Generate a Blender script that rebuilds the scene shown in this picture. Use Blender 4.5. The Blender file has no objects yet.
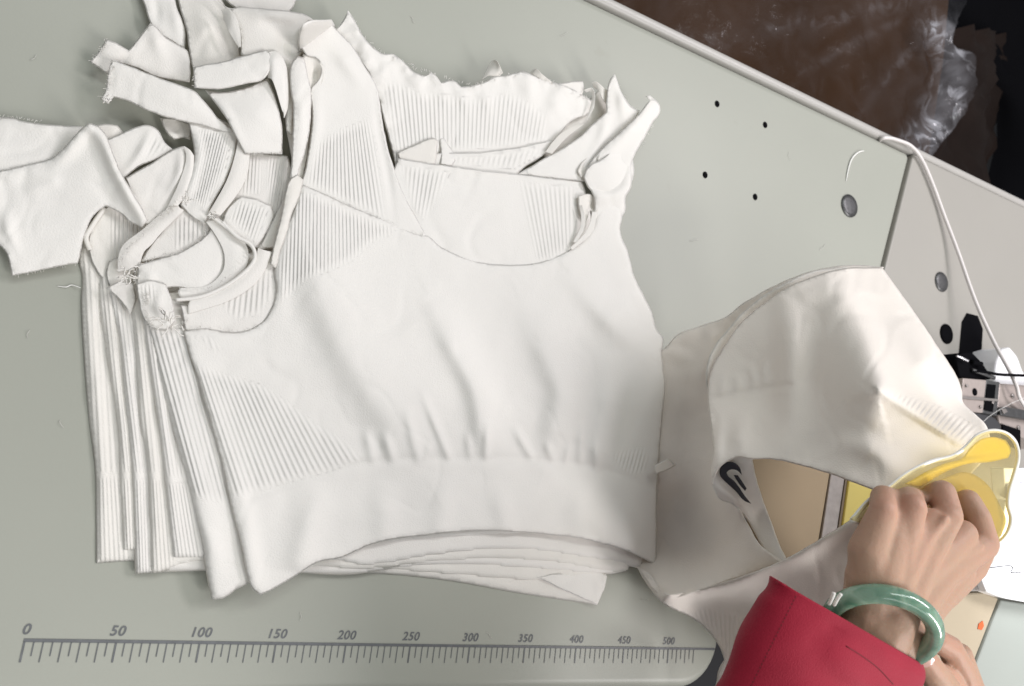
import bpy, bmesh, math, random
import numpy as np
from mathutils import Vector, Matrix, noise
from mathutils.geometry import delaunay_2d_cdt
random.seed(7)
S = bpy.context.scene
C = S.collection

# ------------------------------------------------------------------ camera calibration (from the 500 mm scale on the table)
CX, CY = 512.0, 343.0
v1 = (1975.0, 665.0); v2 = (998.0, -3580.0)
F = math.sqrt(-((v1[0]-CX)*(v2[0]-CX)+(v1[1]-CY)*(v2[1]-CY)))
u1 = np.array([v1[0]-CX, -(v1[1]-CY), -F]); u1 /= np.linalg.norm(u1)
u2 = np.array([v2[0]-CX, -(v2[1]-CY), -F]); u2 /= np.linalg.norm(u2)
u2 -= u1*u1.dot(u2); u2 /= np.linalg.norm(u2)
u3 = np.cross(u1, u2)
RM = np.array([u1, u2, u3])
CAM = np.array([0.0234847, 0.12829333, 0.55381143])
UP_MM = 0.001
def P(x, y, h=0.0):
    """surface point seen at (x, y) lying h millimetres above the table top (metres out)"""
    d = RM @ np.array([x-CX, CY-y, -F]); t = (CAM[2]-h*UP_MM)/-d[2]
    return CAM+d*t
def PV(x, y, h=0.0): return Vector(P(x, y, h).tolist())
def PA(X, Y, Hh):
    D = np.stack([X-CX, CY-Y, np.full_like(X, -F)], -1) @ RM.T
    t = (CAM[2]-Hh*UP_MM)/-D[..., 2]
    return CAM+D*t[..., None]

cam = bpy.data.cameras.new('camera'); co = bpy.data.objects.new('camera', cam); C.objects.link(co)
M4 = Matrix.Identity(4)
for i in range(3):
    for j in range(3): M4[i][j] = RM[i][j]
    M4[i][3] = CAM[i]
co.matrix_world = M4
cam.sensor_width = 36; cam.lens = F*36/1024; cam.clip_start = 0.01; cam.clip_end = 50
cam.dof.use_dof = True; cam.dof.focus_distance = 0.53; cam.dof.aperture_fstop = 11
S.camera = co

# ------------------------------------------------------------------ materials
MATS = {}
def nodes(name):
    m = bpy.data.materials.new(name); m.use_nodes = True
    nt = m.node_tree; b = nt.nodes['Principled BSDF']; MATS[name] = m
    return m, nt, b
def N(nt, t, **k):
    n = nt.nodes.new(t)
    for a, v in k.items():
        if a in n.inputs: n.inputs[a].default_value = v
        else: setattr(n, a, v)
    return n
def L(nt, a, b): nt.links.new(a, b)
def math_(nt, op, a, b=None, c=None, clamp=False):
    n = nt.nodes.new('ShaderNodeMath'); n.operation = op; n.use_clamp = clamp
    for i, v in enumerate((a, b, c)):
        if v is None: continue
        if isinstance(v, (int, float)): n.inputs[i].default_value = v
        else: nt.links.new(v, n.inputs[i])
    return n.outputs[0]
def coords(nt, scale=1.0):
    t = N(nt, 'ShaderNodeTexCoord'); mp = N(nt, 'ShaderNodeMapping'); mp.inputs['Scale'].default_value = (scale,)*3
    L(nt, t.outputs['Object'], mp.inputs['Vector']); return mp.outputs[0]
def simple(name, col, rough=0.5, metal=0.0, var=0.06, vscale=60, bump=0.0, bscale=400, spec=0.5, coat=0.0):
    m, nt, b = nodes(name)
    v = coords(nt)
    nz = N(nt, 'ShaderNodeTexNoise', Scale=vscale, Detail=5.0); L(nt, v, nz.inputs['Vector'])
    mx = N(nt, 'ShaderNodeMix'); mx.data_type = 'RGBA'
    mx.inputs['A'].default_value = (*[c*(1-var) for c in col], 1); mx.inputs['B'].default_value = (*[min(1, c*(1+var)) for c in col], 1)
    L(nt, nz.outputs['Fac'], mx.inputs['Factor']); L(nt, mx.outputs['Result'], b.inputs['Base Color'])
    b.inputs['Roughness'].default_value = rough; b.inputs['Metallic'].default_value = metal
    b.inputs['Specular IOR Level'].default_value = spec; b.inputs['Coat Weight'].default_value = coat
    if bump:
        n2 = N(nt, 'ShaderNodeTexNoise', Scale=bscale, Detail=4.0); L(nt, v, n2.inputs['Vector'])
        bp = N(nt, 'ShaderNodeBump', Strength=1.0, Distance=bump); L(nt, n2.outputs['Fac'], bp.inputs['Height']); L(nt, bp.outputs[0], b.inputs['Normal'])
    return m
def cloth(name, col, ribdepth=0.00066, rough=0.9, knit=0.00028, trans=0.0):
    m, nt, b = nodes(name)
    v = coords(nt)
    nz = N(nt, 'ShaderNodeTexNoise', Scale=18.0, Detail=4.0); L(nt, v, nz.inputs['Vector'])
    mx = N(nt, 'ShaderNodeMix'); mx.data_type = 'RGBA'
    mx.inputs['A'].default_value = (*[c*.97 for c in col], 1); mx.inputs['B'].default_value = (*[min(.95, c*1.02) for c in col], 1)
    L(nt, nz.outputs['Fac'], mx.inputs['Factor']); L(nt, mx.outputs['Result'], b.inputs['Base Color'])
    b.inputs['Roughness'].default_value = rough; b.inputs['Specular IOR Level'].default_value = 0.25
    b.inputs['Sheen Weight'].default_value = 0.15; b.inputs['Sheen Roughness'].default_value = 0.5
    ph = N(nt, 'ShaderNodeAttribute', attribute_name='ribphase'); mk = N(nt, 'ShaderNodeAttribute', attribute_name='ribmask')
    ed = N(nt, 'ShaderNodeAttribute', attribute_name='edgemm')
    w = math_(nt, 'COSINE', math_(nt, 'MULTIPLY', ph.outputs['Fac'], 2*math.pi))
    w = math_(nt, 'MULTIPLY_ADD', w, 0.5, 0.5)
    mm = math_(nt, 'MULTIPLY', mk.outputs['Fac'], 0.11, clamp=True)
    rib = math_(nt, 'MULTIPLY', w, mm)
    # a bead along the finished edge: a groove 2.2 mm in
    g = math_(nt, 'SUBTRACT', ed.outputs['Fac'], 1.0); g = math_(nt, 'MULTIPLY', g, g); g = math_(nt, 'MULTIPLY', g, -2.0)
    g = math_(nt, 'EXPONENT', g); g = math_(nt, 'MULTIPLY', g, 0.45)
    hgt = math_(nt, 'ADD', rib, g)
    kn = N(nt, 'ShaderNodeTexNoise', Scale=1000.0, Detail=2.0); L(nt, v, kn.inputs['Vector'])
    wr = N(nt, 'ShaderNodeTexNoise', Scale=38.0, Detail=3.0, Roughness=0.5, Distortion=0.4); L(nt, v, wr.inputs['Vector'])
    b1 = N(nt, 'ShaderNodeBump', Strength=1.0, Distance=ribdepth); L(nt, hgt, b1.inputs['Height'])
    b2 = N(nt, 'ShaderNodeBump', Strength=1.0, Distance=knit); L(nt, kn.outputs['Fac'], b2.inputs['Height']); L(nt, b1.outputs[0], b2.inputs['Normal'])
    b3 = N(nt, 'ShaderNodeBump', Strength=0.5, Distance=0.0005); L(nt, wr.outputs['Fac'], b3.inputs['Height']); L(nt, b2.outputs[0], b3.inputs['Normal'])
    L(nt, b3.outputs[0], b.inputs['Normal'])
    if trans:
        tr = N(nt, 'ShaderNodeBsdfTranslucent'); tr.inputs['Color'].default_value = (col[0], col[1]*.90, col[2]*.74, 1)
        ms = N(nt, 'ShaderNodeMixShader'); ms.inputs[0].default_value = trans
        out = nt.nodes['Material Output']
        L(nt, b.outputs[0], ms.inputs[1]); L(nt, tr.outputs[0], ms.inputs[2]); L(nt, ms.outputs[0], out.inputs['Surface'])
    return m

WHITE = cloth('white_knit', (0.845, 0.832, 0.80), trans=0.2)
CREAM_SHADE = cloth('cream_shade_knit', (0.83, 0.81, 0.765), trans=0.2)  # same white cloth, with the warm shade of folds and linings put into its colour
WARM_SHADE = cloth('warm_shade_knit', (0.84, 0.822, 0.788), trans=0.2)  # same white cloth, tinted for warm light bounced between layers
DRAPE = cloth('draped_knit', (0.86, 0.82, 0.765), trans=0.2)  # beige shade and warm reflected light are put into this cloth colour
TABLE = simple('table_laminate', (0.328, 0.335, 0.29), rough=0.40, spec=0.35, var=0.05, vscale=7, bump=0.00004, bscale=500)
TABLE2 = simple('bed_enamel', (0.33, 0.315, 0.285), rough=0.4, spec=0.35, var=0.05, vscale=9, bump=0.00004, bscale=400)
LIP = simple('edge_trim', (0.40, 0.385, 0.36), rough=0.4, var=0.04)
INK = simple('scale_ink', (0.115, 0.12, 0.125), rough=0.5, var=0.35, vscale=180)
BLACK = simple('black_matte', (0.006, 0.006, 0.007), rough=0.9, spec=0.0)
DARKMETAL = simple('worn_steel', (0.10, 0.10, 0.10), rough=0.42, metal=0.7, var=0.5, vscale=300)
GREYMETAL = simple('brushed_steel', (0.36, 0.33, 0.31), rough=0.38, metal=0.75, var=0.25, vscale=150)
TAN = simple('tan_enamel', (0.27, 0.21, 0.135), rough=0.5, spec=0.25, var=0.06, vscale=30)
TAN2 = simple('pale_tan_enamel', (0.43, 0.365, 0.265), rough=0.5, spec=0.25, var=0.05, vscale=30)
GREENGREY = simple('green_grey_enamel', (0.34, 0.365, 0.335), rough=0.5, spec=0.25, var=0.04, vscale=20)
CABLE = simple('white_cable', (0.70, 0.66, 0.64), rough=0.4, var=0.05)
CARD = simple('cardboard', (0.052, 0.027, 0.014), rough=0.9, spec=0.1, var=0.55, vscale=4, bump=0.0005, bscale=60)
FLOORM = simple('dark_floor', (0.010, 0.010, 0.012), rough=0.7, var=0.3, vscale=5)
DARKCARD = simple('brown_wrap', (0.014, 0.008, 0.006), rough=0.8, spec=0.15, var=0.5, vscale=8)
RED = simple('red_cotton', (0.275, 0.006, 0.024), rough=0.7, var=0.16, vscale=35, bump=0.0003, bscale=1300, spec=0.25)
PAPER = simple('white_plate', (0.86, 0.86, 0.88), rough=0.3, var=0.02)
ORANGE = simple('orange_mark', (0.65, 0.12, 0.03), rough=0.5)
THREAD = simple('thread', (0.8, 0.79, 0.76), rough=0.8)
LOGO = simple('logo_ink', (0.018, 0.018, 0.025), rough=0.6, var=0.2, vscale=300)
RED.node_tree.nodes['Principled BSDF'].inputs['Sheen Weight'].default_value = 0.06

def jade():
    m, nt, b = nodes('jade'); v = coords(nt)
    nz = N(nt, 'ShaderNodeTexNoise', Scale=70.0, Detail=6.0, Distortion=1.2); L(nt, v, nz.inputs['Vector'])
    cr = N(nt, 'ShaderNodeValToRGB'); L(nt, nz.outputs['Fac'], cr.inputs[0])
    cr.color_ramp.elements[0].position = .3; cr.color_ramp.elements[0].color = (0.085, 0.20, 0.13, 1)
    cr.color_ramp.elements[1].position = .72; cr.color_ramp.elements[1].color = (0.30, 0.43, 0.32, 1)
    L(nt, cr.outputs[0], b.inputs['Base Color']); b.inputs['Roughness'].default_value = 0.16
    b.inputs['Subsurface Weight'].default_value = 0.25; b.inputs['Subsurface Scale'].default_value = 0.003
    b.inputs['Coat Weight'].default_value = 0.6; b.inputs['Coat Roughness'].default_value = 0.05
    return m
JADE = jade()
def skin(name='skin', base=(0.40, 0.262, 0.18), red=(0.47, 0.25, 0.18)):
    m, nt, b = nodes(name); v = coords(nt)
    nz = N(nt, 'ShaderNodeTexNoise', Scale=45.0, Detail=5.0); L(nt, v, nz.inputs['Vector'])
    at = N(nt, 'ShaderNodeAttribute', attribute_name='flush')
    f = math_(nt, 'MULTIPLY_ADD', nz.outputs['Fac'], 0.9, -0.25); f = math_(nt, 'MULTIPLY_ADD', at.outputs['Fac'], .55, f, clamp=True)
    mx = N(nt, 'ShaderNodeMix'); mx.data_type = 'RGBA'; mx.inputs['A'].default_value = (*base, 1); mx.inputs['B'].default_value = (*red, 1)
    L(nt, f, mx.inputs['Factor']); L(nt, mx.outputs['Result'], b.inputs['Base Color'])
    b.inputs['Roughness'].default_value = 0.55; b.inputs['Specular IOR Level'].default_value = 0.35; b.inputs['Subsurface Weight'].default_value = 0.3
    b.inputs['Subsurface Scale'].default_value = 0.004; b.inputs['Subsurface Radius'].default_value = (1, .35, .2)
    vo = N(nt, 'ShaderNodeTexVoronoi', Scale=900.0); L(nt, v, vo.inputs['Vector'])
    n3 = N(nt, 'ShaderNodeTexNoise', Scale=220.0, Detail=4.0); L(nt, v, n3.inputs['Vector'])
    b1 = N(nt, 'ShaderNodeBump', Strength=0.5, Distance=0.00012); L(nt, vo.outputs['Distance'], b1.inputs['Height'])
    b2 = N(nt, 'ShaderNodeBump', Strength=0.6, Distance=0.0006); L(nt, n3.outputs['Fac'], b2.inputs['Height']); L(nt, b1.outputs[0], b2.inputs['Normal'])
    L(nt, b2.outputs[0], b.inputs['Normal'])
    return m
SKIN = skin()
NAIL = simple('nail', (0.62, 0.38, 0.32), rough=0.22, var=0.04, coat=0.4)
def plastic_film():
    m, nt, b = nodes('plastic_film'); v = coords(nt)
    out = nt.nodes['Material Output']
    tr = N(nt, 'ShaderNodeBsdfTransparent'); tr.inputs[0].default_value = (.92, .92, .94, 1)
    b.inputs['Base Color'].default_value = (.40, .40, .43, 1); b.inputs['Roughness'].default_value = 0.12
    nz = N(nt, 'ShaderNodeTexNoise', Scale=9.0, Detail=6.0, Distortion=1.5); L(nt, v, nz.inputs['Vector'])
    at = N(nt, 'ShaderNodeAttribute', attribute_name='thick')
    f = math_(nt, 'MULTIPLY_ADD', nz.outputs['Fac'], 0.10, -0.03)
    cr = N(nt, 'ShaderNodeTexNoise', Scale=13.0, Detail=3.0, Distortion=1.6); L(nt, v, cr.inputs['Vector'])
    r_ = math_(nt, 'ABSOLUTE', math_(nt, 'SUBTRACT', cr.outputs['Fac'], 0.5)); r_ = math_(nt, 'MULTIPLY_ADD', r_, -12.0, 1.0, clamp=True)
    r_ = math_(nt, 'MULTIPLY_ADD', r_, 1.3, 0.45); f = math_(nt, 'ADD', f, math_(nt, 'MULTIPLY', at.outputs['Fac'], r_), clamp=True)
    bp = N(nt, 'ShaderNodeBump', Strength=1.0, Distance=0.01); L(nt, cr.outputs['Fac'], bp.inputs['Height']); L(nt, bp.outputs[0], b.inputs['Normal'])
    ms = N(nt, 'ShaderNodeMixShader'); L(nt, f, ms.inputs[0]); L(nt, tr.outputs[0], ms.inputs[1]); L(nt, b.outputs[0], ms.inputs[2])
    L(nt, ms.outputs[0], out.inputs['Surface'])
    return m
FILM = plastic_film()
def frosted(name, col, alpha, rough=0.35):
    m, nt, b = nodes(name); out = nt.nodes['Material Output']
    b.inputs['Base Color'].default_value = (*col, 1); b.inputs['Roughness'].default_value = rough
    tl = N(nt, 'ShaderNodeBsdfTranslucent'); tl.inputs[0].default_value = (*col, 1)
    tr = N(nt, 'ShaderNodeBsdfTransparent'); tr.inputs[0].default_value = (*[min(1, c*1.15) for c in col], 1)
    m1 = N(nt, 'ShaderNodeMixShader'); m1.inputs[0].default_value = 0.4; L(nt, b.outputs[0], m1.inputs[1]); L(nt, tl.outputs[0], m1.inputs[2])
    ms = N(nt, 'ShaderNodeMixShader'); ms.inputs[0].default_value = alpha; L(nt, tr.outputs[0], ms.inputs[1]); L(nt, m1.outputs[0], ms.inputs[2])
    L(nt, ms.outputs[0], out.inputs['Surface']); return m
YELLOW = simple('yellow_plastic', (0.90, 0.74, 0.008), rough=0.35, var=0.06, vscale=40)
YELLOWF = frosted('yellow_frosted', (0.80, 0.70, 0.26), 0.75)
CLEARF = frosted('clear_frosted', (0.82, 0.77, 0.58), 0.16)

def wear(m, dark, amt, scale, thr, seed):
    """stains and scuffs with shapes of their own on a table surface"""
    nt = m.node_tree; b = nt.nodes['Principled BSDF']; src = b.inputs['Base Color'].links[0].from_socket
    v = coords(nt); n1 = N(nt, 'ShaderNodeTexNoise', Scale=scale, Detail=7.0, Roughness=0.65, Distortion=0.8); n1.noise_dimensions = '4D'; n1.inputs['W'].default_value = seed
    L(nt, v, n1.inputs['Vector']); f = math_(nt, 'SUBTRACT', n1.outputs['Fac'], thr); f = math_(nt, 'MULTIPLY', f, 9.0, clamp=True); f = math_(nt, 'MULTIPLY', f, amt)
    mx = N(nt, 'ShaderNodeMix'); mx.data_type = 'RGBA'; L(nt, f, mx.inputs['Factor']); L(nt, src, mx.inputs['A']); mx.inputs['B'].default_value = (*dark, 1)
    L(nt, mx.outputs['Result'], b.inputs['Base Color'])
for m_ in (TABLE, TABLE2):
    wear(m_, (0.26, 0.25, 0.20), .35, 14, .66, 1.0); wear(m_, (0.14, 0.12, 0.10), .6, 160, .76, 2.0); wear(m_, (0.50, 0.50, 0.47), .3, 9, .68, 3.0)
# ------------------------------------------------------------------ object helpers
def link(name, me, mat, parent=None):
    o = bpy.data.objects.new(name, me); C.objects.link(o)
    if mat is not None and me is not None: me.materials.append(mat)
    if parent is not None: o.parent = parent
    return o
def tag(o, label=None, cat=None, group=None, kind=None):
    if label: o['label'] = label
    if cat: o['category'] = cat
    if group: o['group'] = group
    if kind: o['kind'] = kind
    return o
def thing(name, label, cat, group=None):
    o = bpy.data.objects.new(name, None); o.empty_display_size = 0.02; C.objects.link(o)
    return tag(o, label, cat, group)
def settle(root):
    """move a thing's Empty to the middle of its base, leaving its parts where they are"""
    pts = []
    def walk(o):
        if o.type == 'MESH': pts.extend([v.co for v in o.data.vertices])
        for c in o.children: walk(c)
    walk(root)
    a = np.array([tuple(p) for p in pts]); c = (a.min(0)+a.max(0))/2; c[2] = a[:, 2].min()
    root.location = c
    def shift(o):
        if o.type == 'MESH' and not o.get('_s'):
            me = o.data
            arr = np.empty(len(me.vertices)*3, dtype=np.float32); me.vertices.foreach_get('co', arr)
            arr = arr.reshape(-1, 3)-c.astype(np.float32); me.vertices.foreach_set('co', arr.ravel()); me.update()
        for k in o.children: shift(k)
    shift(root)
def smooth(me):
    me.polygons.foreach_set('use_smooth', [True]*len(me.polygons)); me.update()
def from_bm(bm, name, mat, parent=None, sm=False):
    me = bpy.data.meshes.new(name); bm.to_mesh(me); bm.free()
    if sm: smooth(me)
    return link(name, me, mat, parent)
def setattr_f(me, name, arr):
    a = me.attributes.new(name, 'FLOAT', 'POINT'); a.data.foreach_set('value', np.asarray(arr, dtype=np.float32))

def catmull(pts, closed=True, step=3.0, corner=48):
    """resample an outline through its points; turns sharper than `corner` degrees stay corners"""
    p = [np.array(q[:2], float) for q in pts]; n = len(p); out = []
    tang = []
    for i in range(n):
        if not closed and i in (0, n-1): tang.append(None); continue
        a = p[i]-p[i-1]; b = p[(i+1) % n]-p[i]
        la, lb = np.linalg.norm(a)+1e-9, np.linalg.norm(b)+1e-9
        ang = math.degrees(math.acos(max(-1, min(1, a.dot(b)/la/lb))))
        if ang > corner: tang.append(None)
        else:
            t = a/la+b/lb; t /= np.linalg.norm(t); tang.append(t)
    for i in range(n if closed else n-1):
        a, b = p[i], p[(i+1) % n]; d = np.linalg.norm(b-a)
        ta = tang[i]; tb = tang[(i+1) % n]
        u = (b-a)/(d+1e-9)
        ta = u if ta is None else ta; tb = u if tb is None else tb
        k = max(1, int(round(d/step)))
        for j in range(k):
            t = j/k; h00 = 2*t**3-3*t*t+1; h10 = t**3-2*t*t+t; h01 = -2*t**3+3*t*t; h11 = t**3-t*t
            out.append(h00*a+h10*d*ta+h01*b+h11*d*tb)
    if not closed: out.append(p[-1])
    return np.array(out)
def seg_dist(X, A, B):
    """distance of points X (n,2) to segments A->B (m,2); returns min distance, index, t"""
    best = np.full(len(X), 1e9); bi = np.zeros(len(X), int); bt = np.zeros(len(X))
    for i in range(len(A)):
        ab = B[i]-A[i]; l2 = ab.dot(ab)+1e-12
        t = np.clip(((X-A[i])@ab)/l2, 0, 1)
        q = A[i]+t[:, None]*ab; d = np.hypot(*(X-q).T)
        m = d < best; best[m] = d[m]; bi[m] = i; bt[m] = t[m]
    return best, bi, bt
def inside(X, poly):
    x, y = X[:, 0], X[:, 1]; r = np.zeros(len(X), bool); n = len(poly); j = n-1
    for i in range(n):
        xi, yi = poly[i]; xj, yj = poly[j]
        if yi != yj:
            c = ((yi > y) != (yj > y)) & (x < (xj-xi)*(y-yi)/(yj-yi)+xi); r ^= c
        j = i
    return r
def sdist(X, poly):
    poly = np.asarray(poly, float)
    d, _, _ = seg_dist(X, poly, np.roll(poly, -1, 0)); return np.where(inside(X, poly), d, -d)
def tps(anchors):
    a = np.array(anchors, float); n = len(a)
    if n == 1: return lambda X: np.full(len(X), a[0, 2])
    if n == 2:
        return lambda X: a[0, 2]+(a[1, 2]-a[0, 2])*np.clip(((X-a[0, :2])@(a[1, :2]-a[0, :2]))/((a[1, :2]-a[0, :2])@(a[1, :2]-a[0, :2])), 0, 1)
    def U(r): return np.where(r > 0, r*r*np.log(r+1e-9), 0)
    K = U(np.hypot(a[:, None, 0]-a[None, :, 0], a[:, None, 1]-a[None, :, 1]))+np.eye(n)*50
    Pm = np.c_[np.ones(n), a[:, :2]]; A = np.zeros((n+3, n+3)); A[:n, :n] = K; A[:n, n:] = Pm; A[n:, :n] = Pm.T
    w = np.linalg.lstsq(A, np.r_[a[:, 2], 0, 0, 0], rcond=None)[0]
    def f(X):
        r = np.hypot(X[:, None, 0]-a[None, :, 0], X[:, None, 1]-a[None, :, 1])
        return U(r)@w[:n]+w[n]+X@w[n+1:]
    return f
def ridge(X, pts, w, amp):
    """soft fold along a polyline; amp / w may be lists per point; fades at both ends; w may be (left, right)"""
    p = np.array(pts, float); n = len(p)
    amps = np.array(amp if hasattr(amp, '__len__') else [amp]*n, float)
    if not hasattr(amp, '__len__') and n > 1: amps[0] *= .15; amps[-1] *= .15
    # resample for smoothness
    q = catmull(p, closed=False, step=6, corner=80)
    s = np.r_[0, np.cumsum(np.hypot(*np.diff(p, axis=0).T))]; sq = np.r_[0, np.cumsum(np.hypot(*np.diff(q, axis=0).T))]
    aq = np.interp(sq/sq[-1], s/s[-1], amps)
    d, i, t = seg_dist(X, q[:-1], q[1:])
    a = aq[i]*(1-t)+aq[i+1]*t
    if isinstance(w, tuple):
        ab = q[1:]-q[:-1]; c = ab[i, 0]*(X[:, 1]-q[i, 1])-ab[i, 1]*(X[:, 0]-q[i, 0])
        ww = np.where(c > 0, w[0], w[1])
    else: ww = w
    return a*np.exp(-(d/ww)**2)
def fan(A0, A1, B0, B1, n):
    """rib phase running from line A to line B"""
    A0, A1, B0, B1 = [np.array(v, float) for v in (A0, A1, B0, B1)]
    def nd(X, a, b):
        u = (b-a)/np.linalg.norm(b-a); return (X[:, 0]-a[0])*u[1]-(X[:, 1]-a[1])*u[0]
    def f(X):
        d0 = nd(X, A0, A1); d1 = nd(X, B0, B1)
        den = d0-d1; den = np.where(np.abs(den) < 1e-3, 1e-3, den)
        return n*d0/den
    return f
def nz(X, sc, seed, octv=3):
    return np.array([noise.fractal((x*sc, y*sc, seed), 1.0, 2.0, octv, noise_basis='PERLIN_ORIGINAL') for x, y in X])

def squash(h): return 3+(h-6)*.66
def panel(name, outline, h, parent, mat=None, ridges=(), ribs=(), drop=3.0, dw=7.0, s=3.2, thick=0.5, wob=0.6, nzamp=0.5, nzsc=0.03, frill=0.0, seed=None, bead=True, curl=None, fold=False, crease=.9, ribcap=1.0):
    """one cloth panel: outline in photo pixels unprojected at its own height, with folds as real relief"""
    mat = mat or WHITE; seed = random.random()*50 if seed is None else seed
    if not fold: drop *= .2; dw = max(2.4, dw*.5)
    b = catmull(outline, True, s)
    if wob: b = b+np.stack([nz(b, .08, seed+3, 2), nz(b, .08, seed+9, 2)], -1)*wob
    lo, hi = b.min(0), b.max(0)
    gx = np.arange(lo[0], hi[0]+s, s); gy = np.arange(lo[1], hi[1]+s, s*.866)
    G = np.array([(x+(s/2 if j % 2 else 0), y) for j, y in enumerate(gy) for x in gx])
    sd = sdist(G, b); G = G[sd > s*.55]
    V = [Vector(v) for v in b.tolist()]+[Vector(v) for v in G.tolist()]
    nb = len(b)
    r = delaunay_2d_cdt(V, [(i, (i+1) % nb) for i in range(nb)], [], 1, 1e-4)
    X = np.array([tuple(v) for v in r[0]]); faces = [tuple(f) for f in r[2]]
    d = np.maximum(sdist(X, b), 0)
    H = h(X) if callable(h) else (tps(h)(X) if isinstance(h, (list, tuple)) else np.full(len(X), float(h)))
    for rg in ridges: H = H+ridge(X, *rg)
    H = H+nz(X, nzsc, seed, 2)*nzamp*1.3
    if crease:                                          # sharp little creases, as pressed cotton has
        H = H-crease*(1-np.minimum(1, np.abs(nz(X, .017, seed+21, 1))*9))*np.clip(nz(X, .012, seed+31, 1)*4+.2, 0, 1)
        H = H-crease*.6*(1-np.minimum(1, np.abs(nz(X*np.array([1.0, .6]), .035, seed+41, 1))*6))*np.clip(nz(X, .02, seed+51, 1)*4, 0, 1)
    if drop: 
        t = np.clip(1-d/dw, 0, 1); H = H-drop*(1-np.sqrt(np.maximum(1-t*t, 0)))
    if frill: H = H+nz(X, .11, seed+5, 2)*frill*np.exp(-d/9)
    if curl:                                            # (points, radius, amount): edge lifts
        for (cx, cy, cr, ca) in curl: H = H+ca*np.exp(-((X[:, 0]-cx)**2+(X[:, 1]-cy)**2)/cr**2)
    H = np.maximum(H, 0.8)
    W = PA(X[:, 0], X[:, 1], H)
    me = bpy.data.meshes.new(name); me.from_pydata(W.tolist(), [], faces)
    # orient up
    if len(me.polygons) and sum(p.normal.z*p.area for p in me.polygons) < 0: me.flip_normals()
    ph = np.zeros(len(X)); mk = np.full(len(X), -1.0)
    for poly, fn in ribs:
        m = sdist(X, poly); sel = m > mk; mk = np.where(sel, m, mk); ph = np.where(sel, fn(X), ph)
    setattr_f(me, 'ribphase', ph); setattr_f(me, 'ribmask', np.clip(mk, 0, ribcap/.11)); setattr_f(me, 'edgemm', d*0.75 if bead else np.full(len(X), 50.0))
    smooth(me)
    o = link(name, me, mat, parent)
    md = o.modifiers.new('thickness', 'SOLIDIFY'); md.thickness = thick*UP_MM; md.offset = -1
    return o

def loft(name, rows, parent, mat=None, nu=10, nv=10, thick=0.7, ribs=0, ribrange=(0, 1), closed_u=False):
    """sheet through rows of (x, y, h) points, Catmull-Rom both ways"""
    mat = mat or WHITE
    if name.endswith('_band') and len(rows) == 3:
        rows = [rows[0], [(x, y, (r0[2]+r2[2])/2+1.3) for (x, y, h), r0, r2 in zip(rows[1], rows[0], rows[2])], rows[2]]
        if mat is CREAM_SHADE: mat = WARM_SHADE
    if parent is not None and parent.name.startswith('knit_top'): rows = [[(x, y, squash(h)) for x, y, h in r] for r in rows]; thick *= .7
    A = np.array([[P(*q) for q in r] for r in rows])    # R x K x 3
    def cr(A, k, closed):
        n = len(A); out = []
        for i in range(n if closed else n-1):
            if closed: p0, p1, p2, p3 = A[(i-1) % n], A[i], A[(i+1) % n], A[(i+2) % n]
            else: p0, p1, p2, p3 = A[max(i-1, 0)], A[i], A[i+1], A[min(i+2, n-1)]
            for j in range(k):
                t = j/k; out.append(.5*((2*p1)+(-p0+p2)*t+(2*p0-5*p1+4*p2-p3)*t*t+(-p0+3*p1-3*p2+p3)*t**3))
        if not closed: out.append(A[-1])
        return np.array(out)
    B = cr(A, nv, False); B = cr(B.transpose(1, 0, 2), nu, closed_u).transpose(1, 0, 2)
    R, K = B.shape[:2]
    seed = random.random()*40
    fl = B.reshape(-1, 3)
    idx = lambda i, j: i*K+(j % K)
    faces = [(idx(i, j), idx(i, j+1), idx(i+1, j+1), idx(i+1, j)) for i in range(R-1) for j in range(K if closed_u else K-1)]
    me = bpy.data.meshes.new(name); me.from_pydata(fl.tolist(), [], faces)
    u = np.tile(np.linspace(0, 1, K), R)
    mk = np.where((u > ribrange[0]) & (u < ribrange[1]), 3.0, 0.0) if ribs else np.zeros(R*K)
    setattr_f(me, 'ribphase', u*ribs); setattr_f(me, 'ribmask', mk); setattr_f(me, 'edgemm', np.full(R*K, 50.0))
    bm = bmesh.new(); bm.from_mesh(me); bmesh.ops.recalc_face_normals(bm, faces=bm.faces); bm.to_mesh(me); bm.free()
    smooth(me); o = link(name, me, mat, parent)
    if thick:
        md = o.modifiers.new('thickness', 'SOLIDIFY'); md.thickness = thick*UP_MM; md.offset = 0
    return o
def cord(name, pts, rad, mat, parent=None, res=8, taper=False):
    """round cord through (x, y, h) points; rad in mm"""
    if parent is not None and parent.name.startswith('knit_top'): pts = [(x, y, squash(h)) for x, y, h in pts]
    A = np.array([P(*q) for q in pts]); n = len(A); path = []
    for i in range(n-1):
        p0, p1, p2, p3 = A[max(i-1, 0)], A[i], A[i+1], A[min(i+2, n-1)]
        for j in range(8):
            t = j/8; path.append(.5*((2*p1)+(-p0+p2)*t+(2*p0-5*p1+4*p2-p3)*t*t+(-p0+3*p1-3*p2+p3)*t**3))
    path.append(A[-1]); return tube_path(name, path, rad, mat, parent, res, taper)
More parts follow.
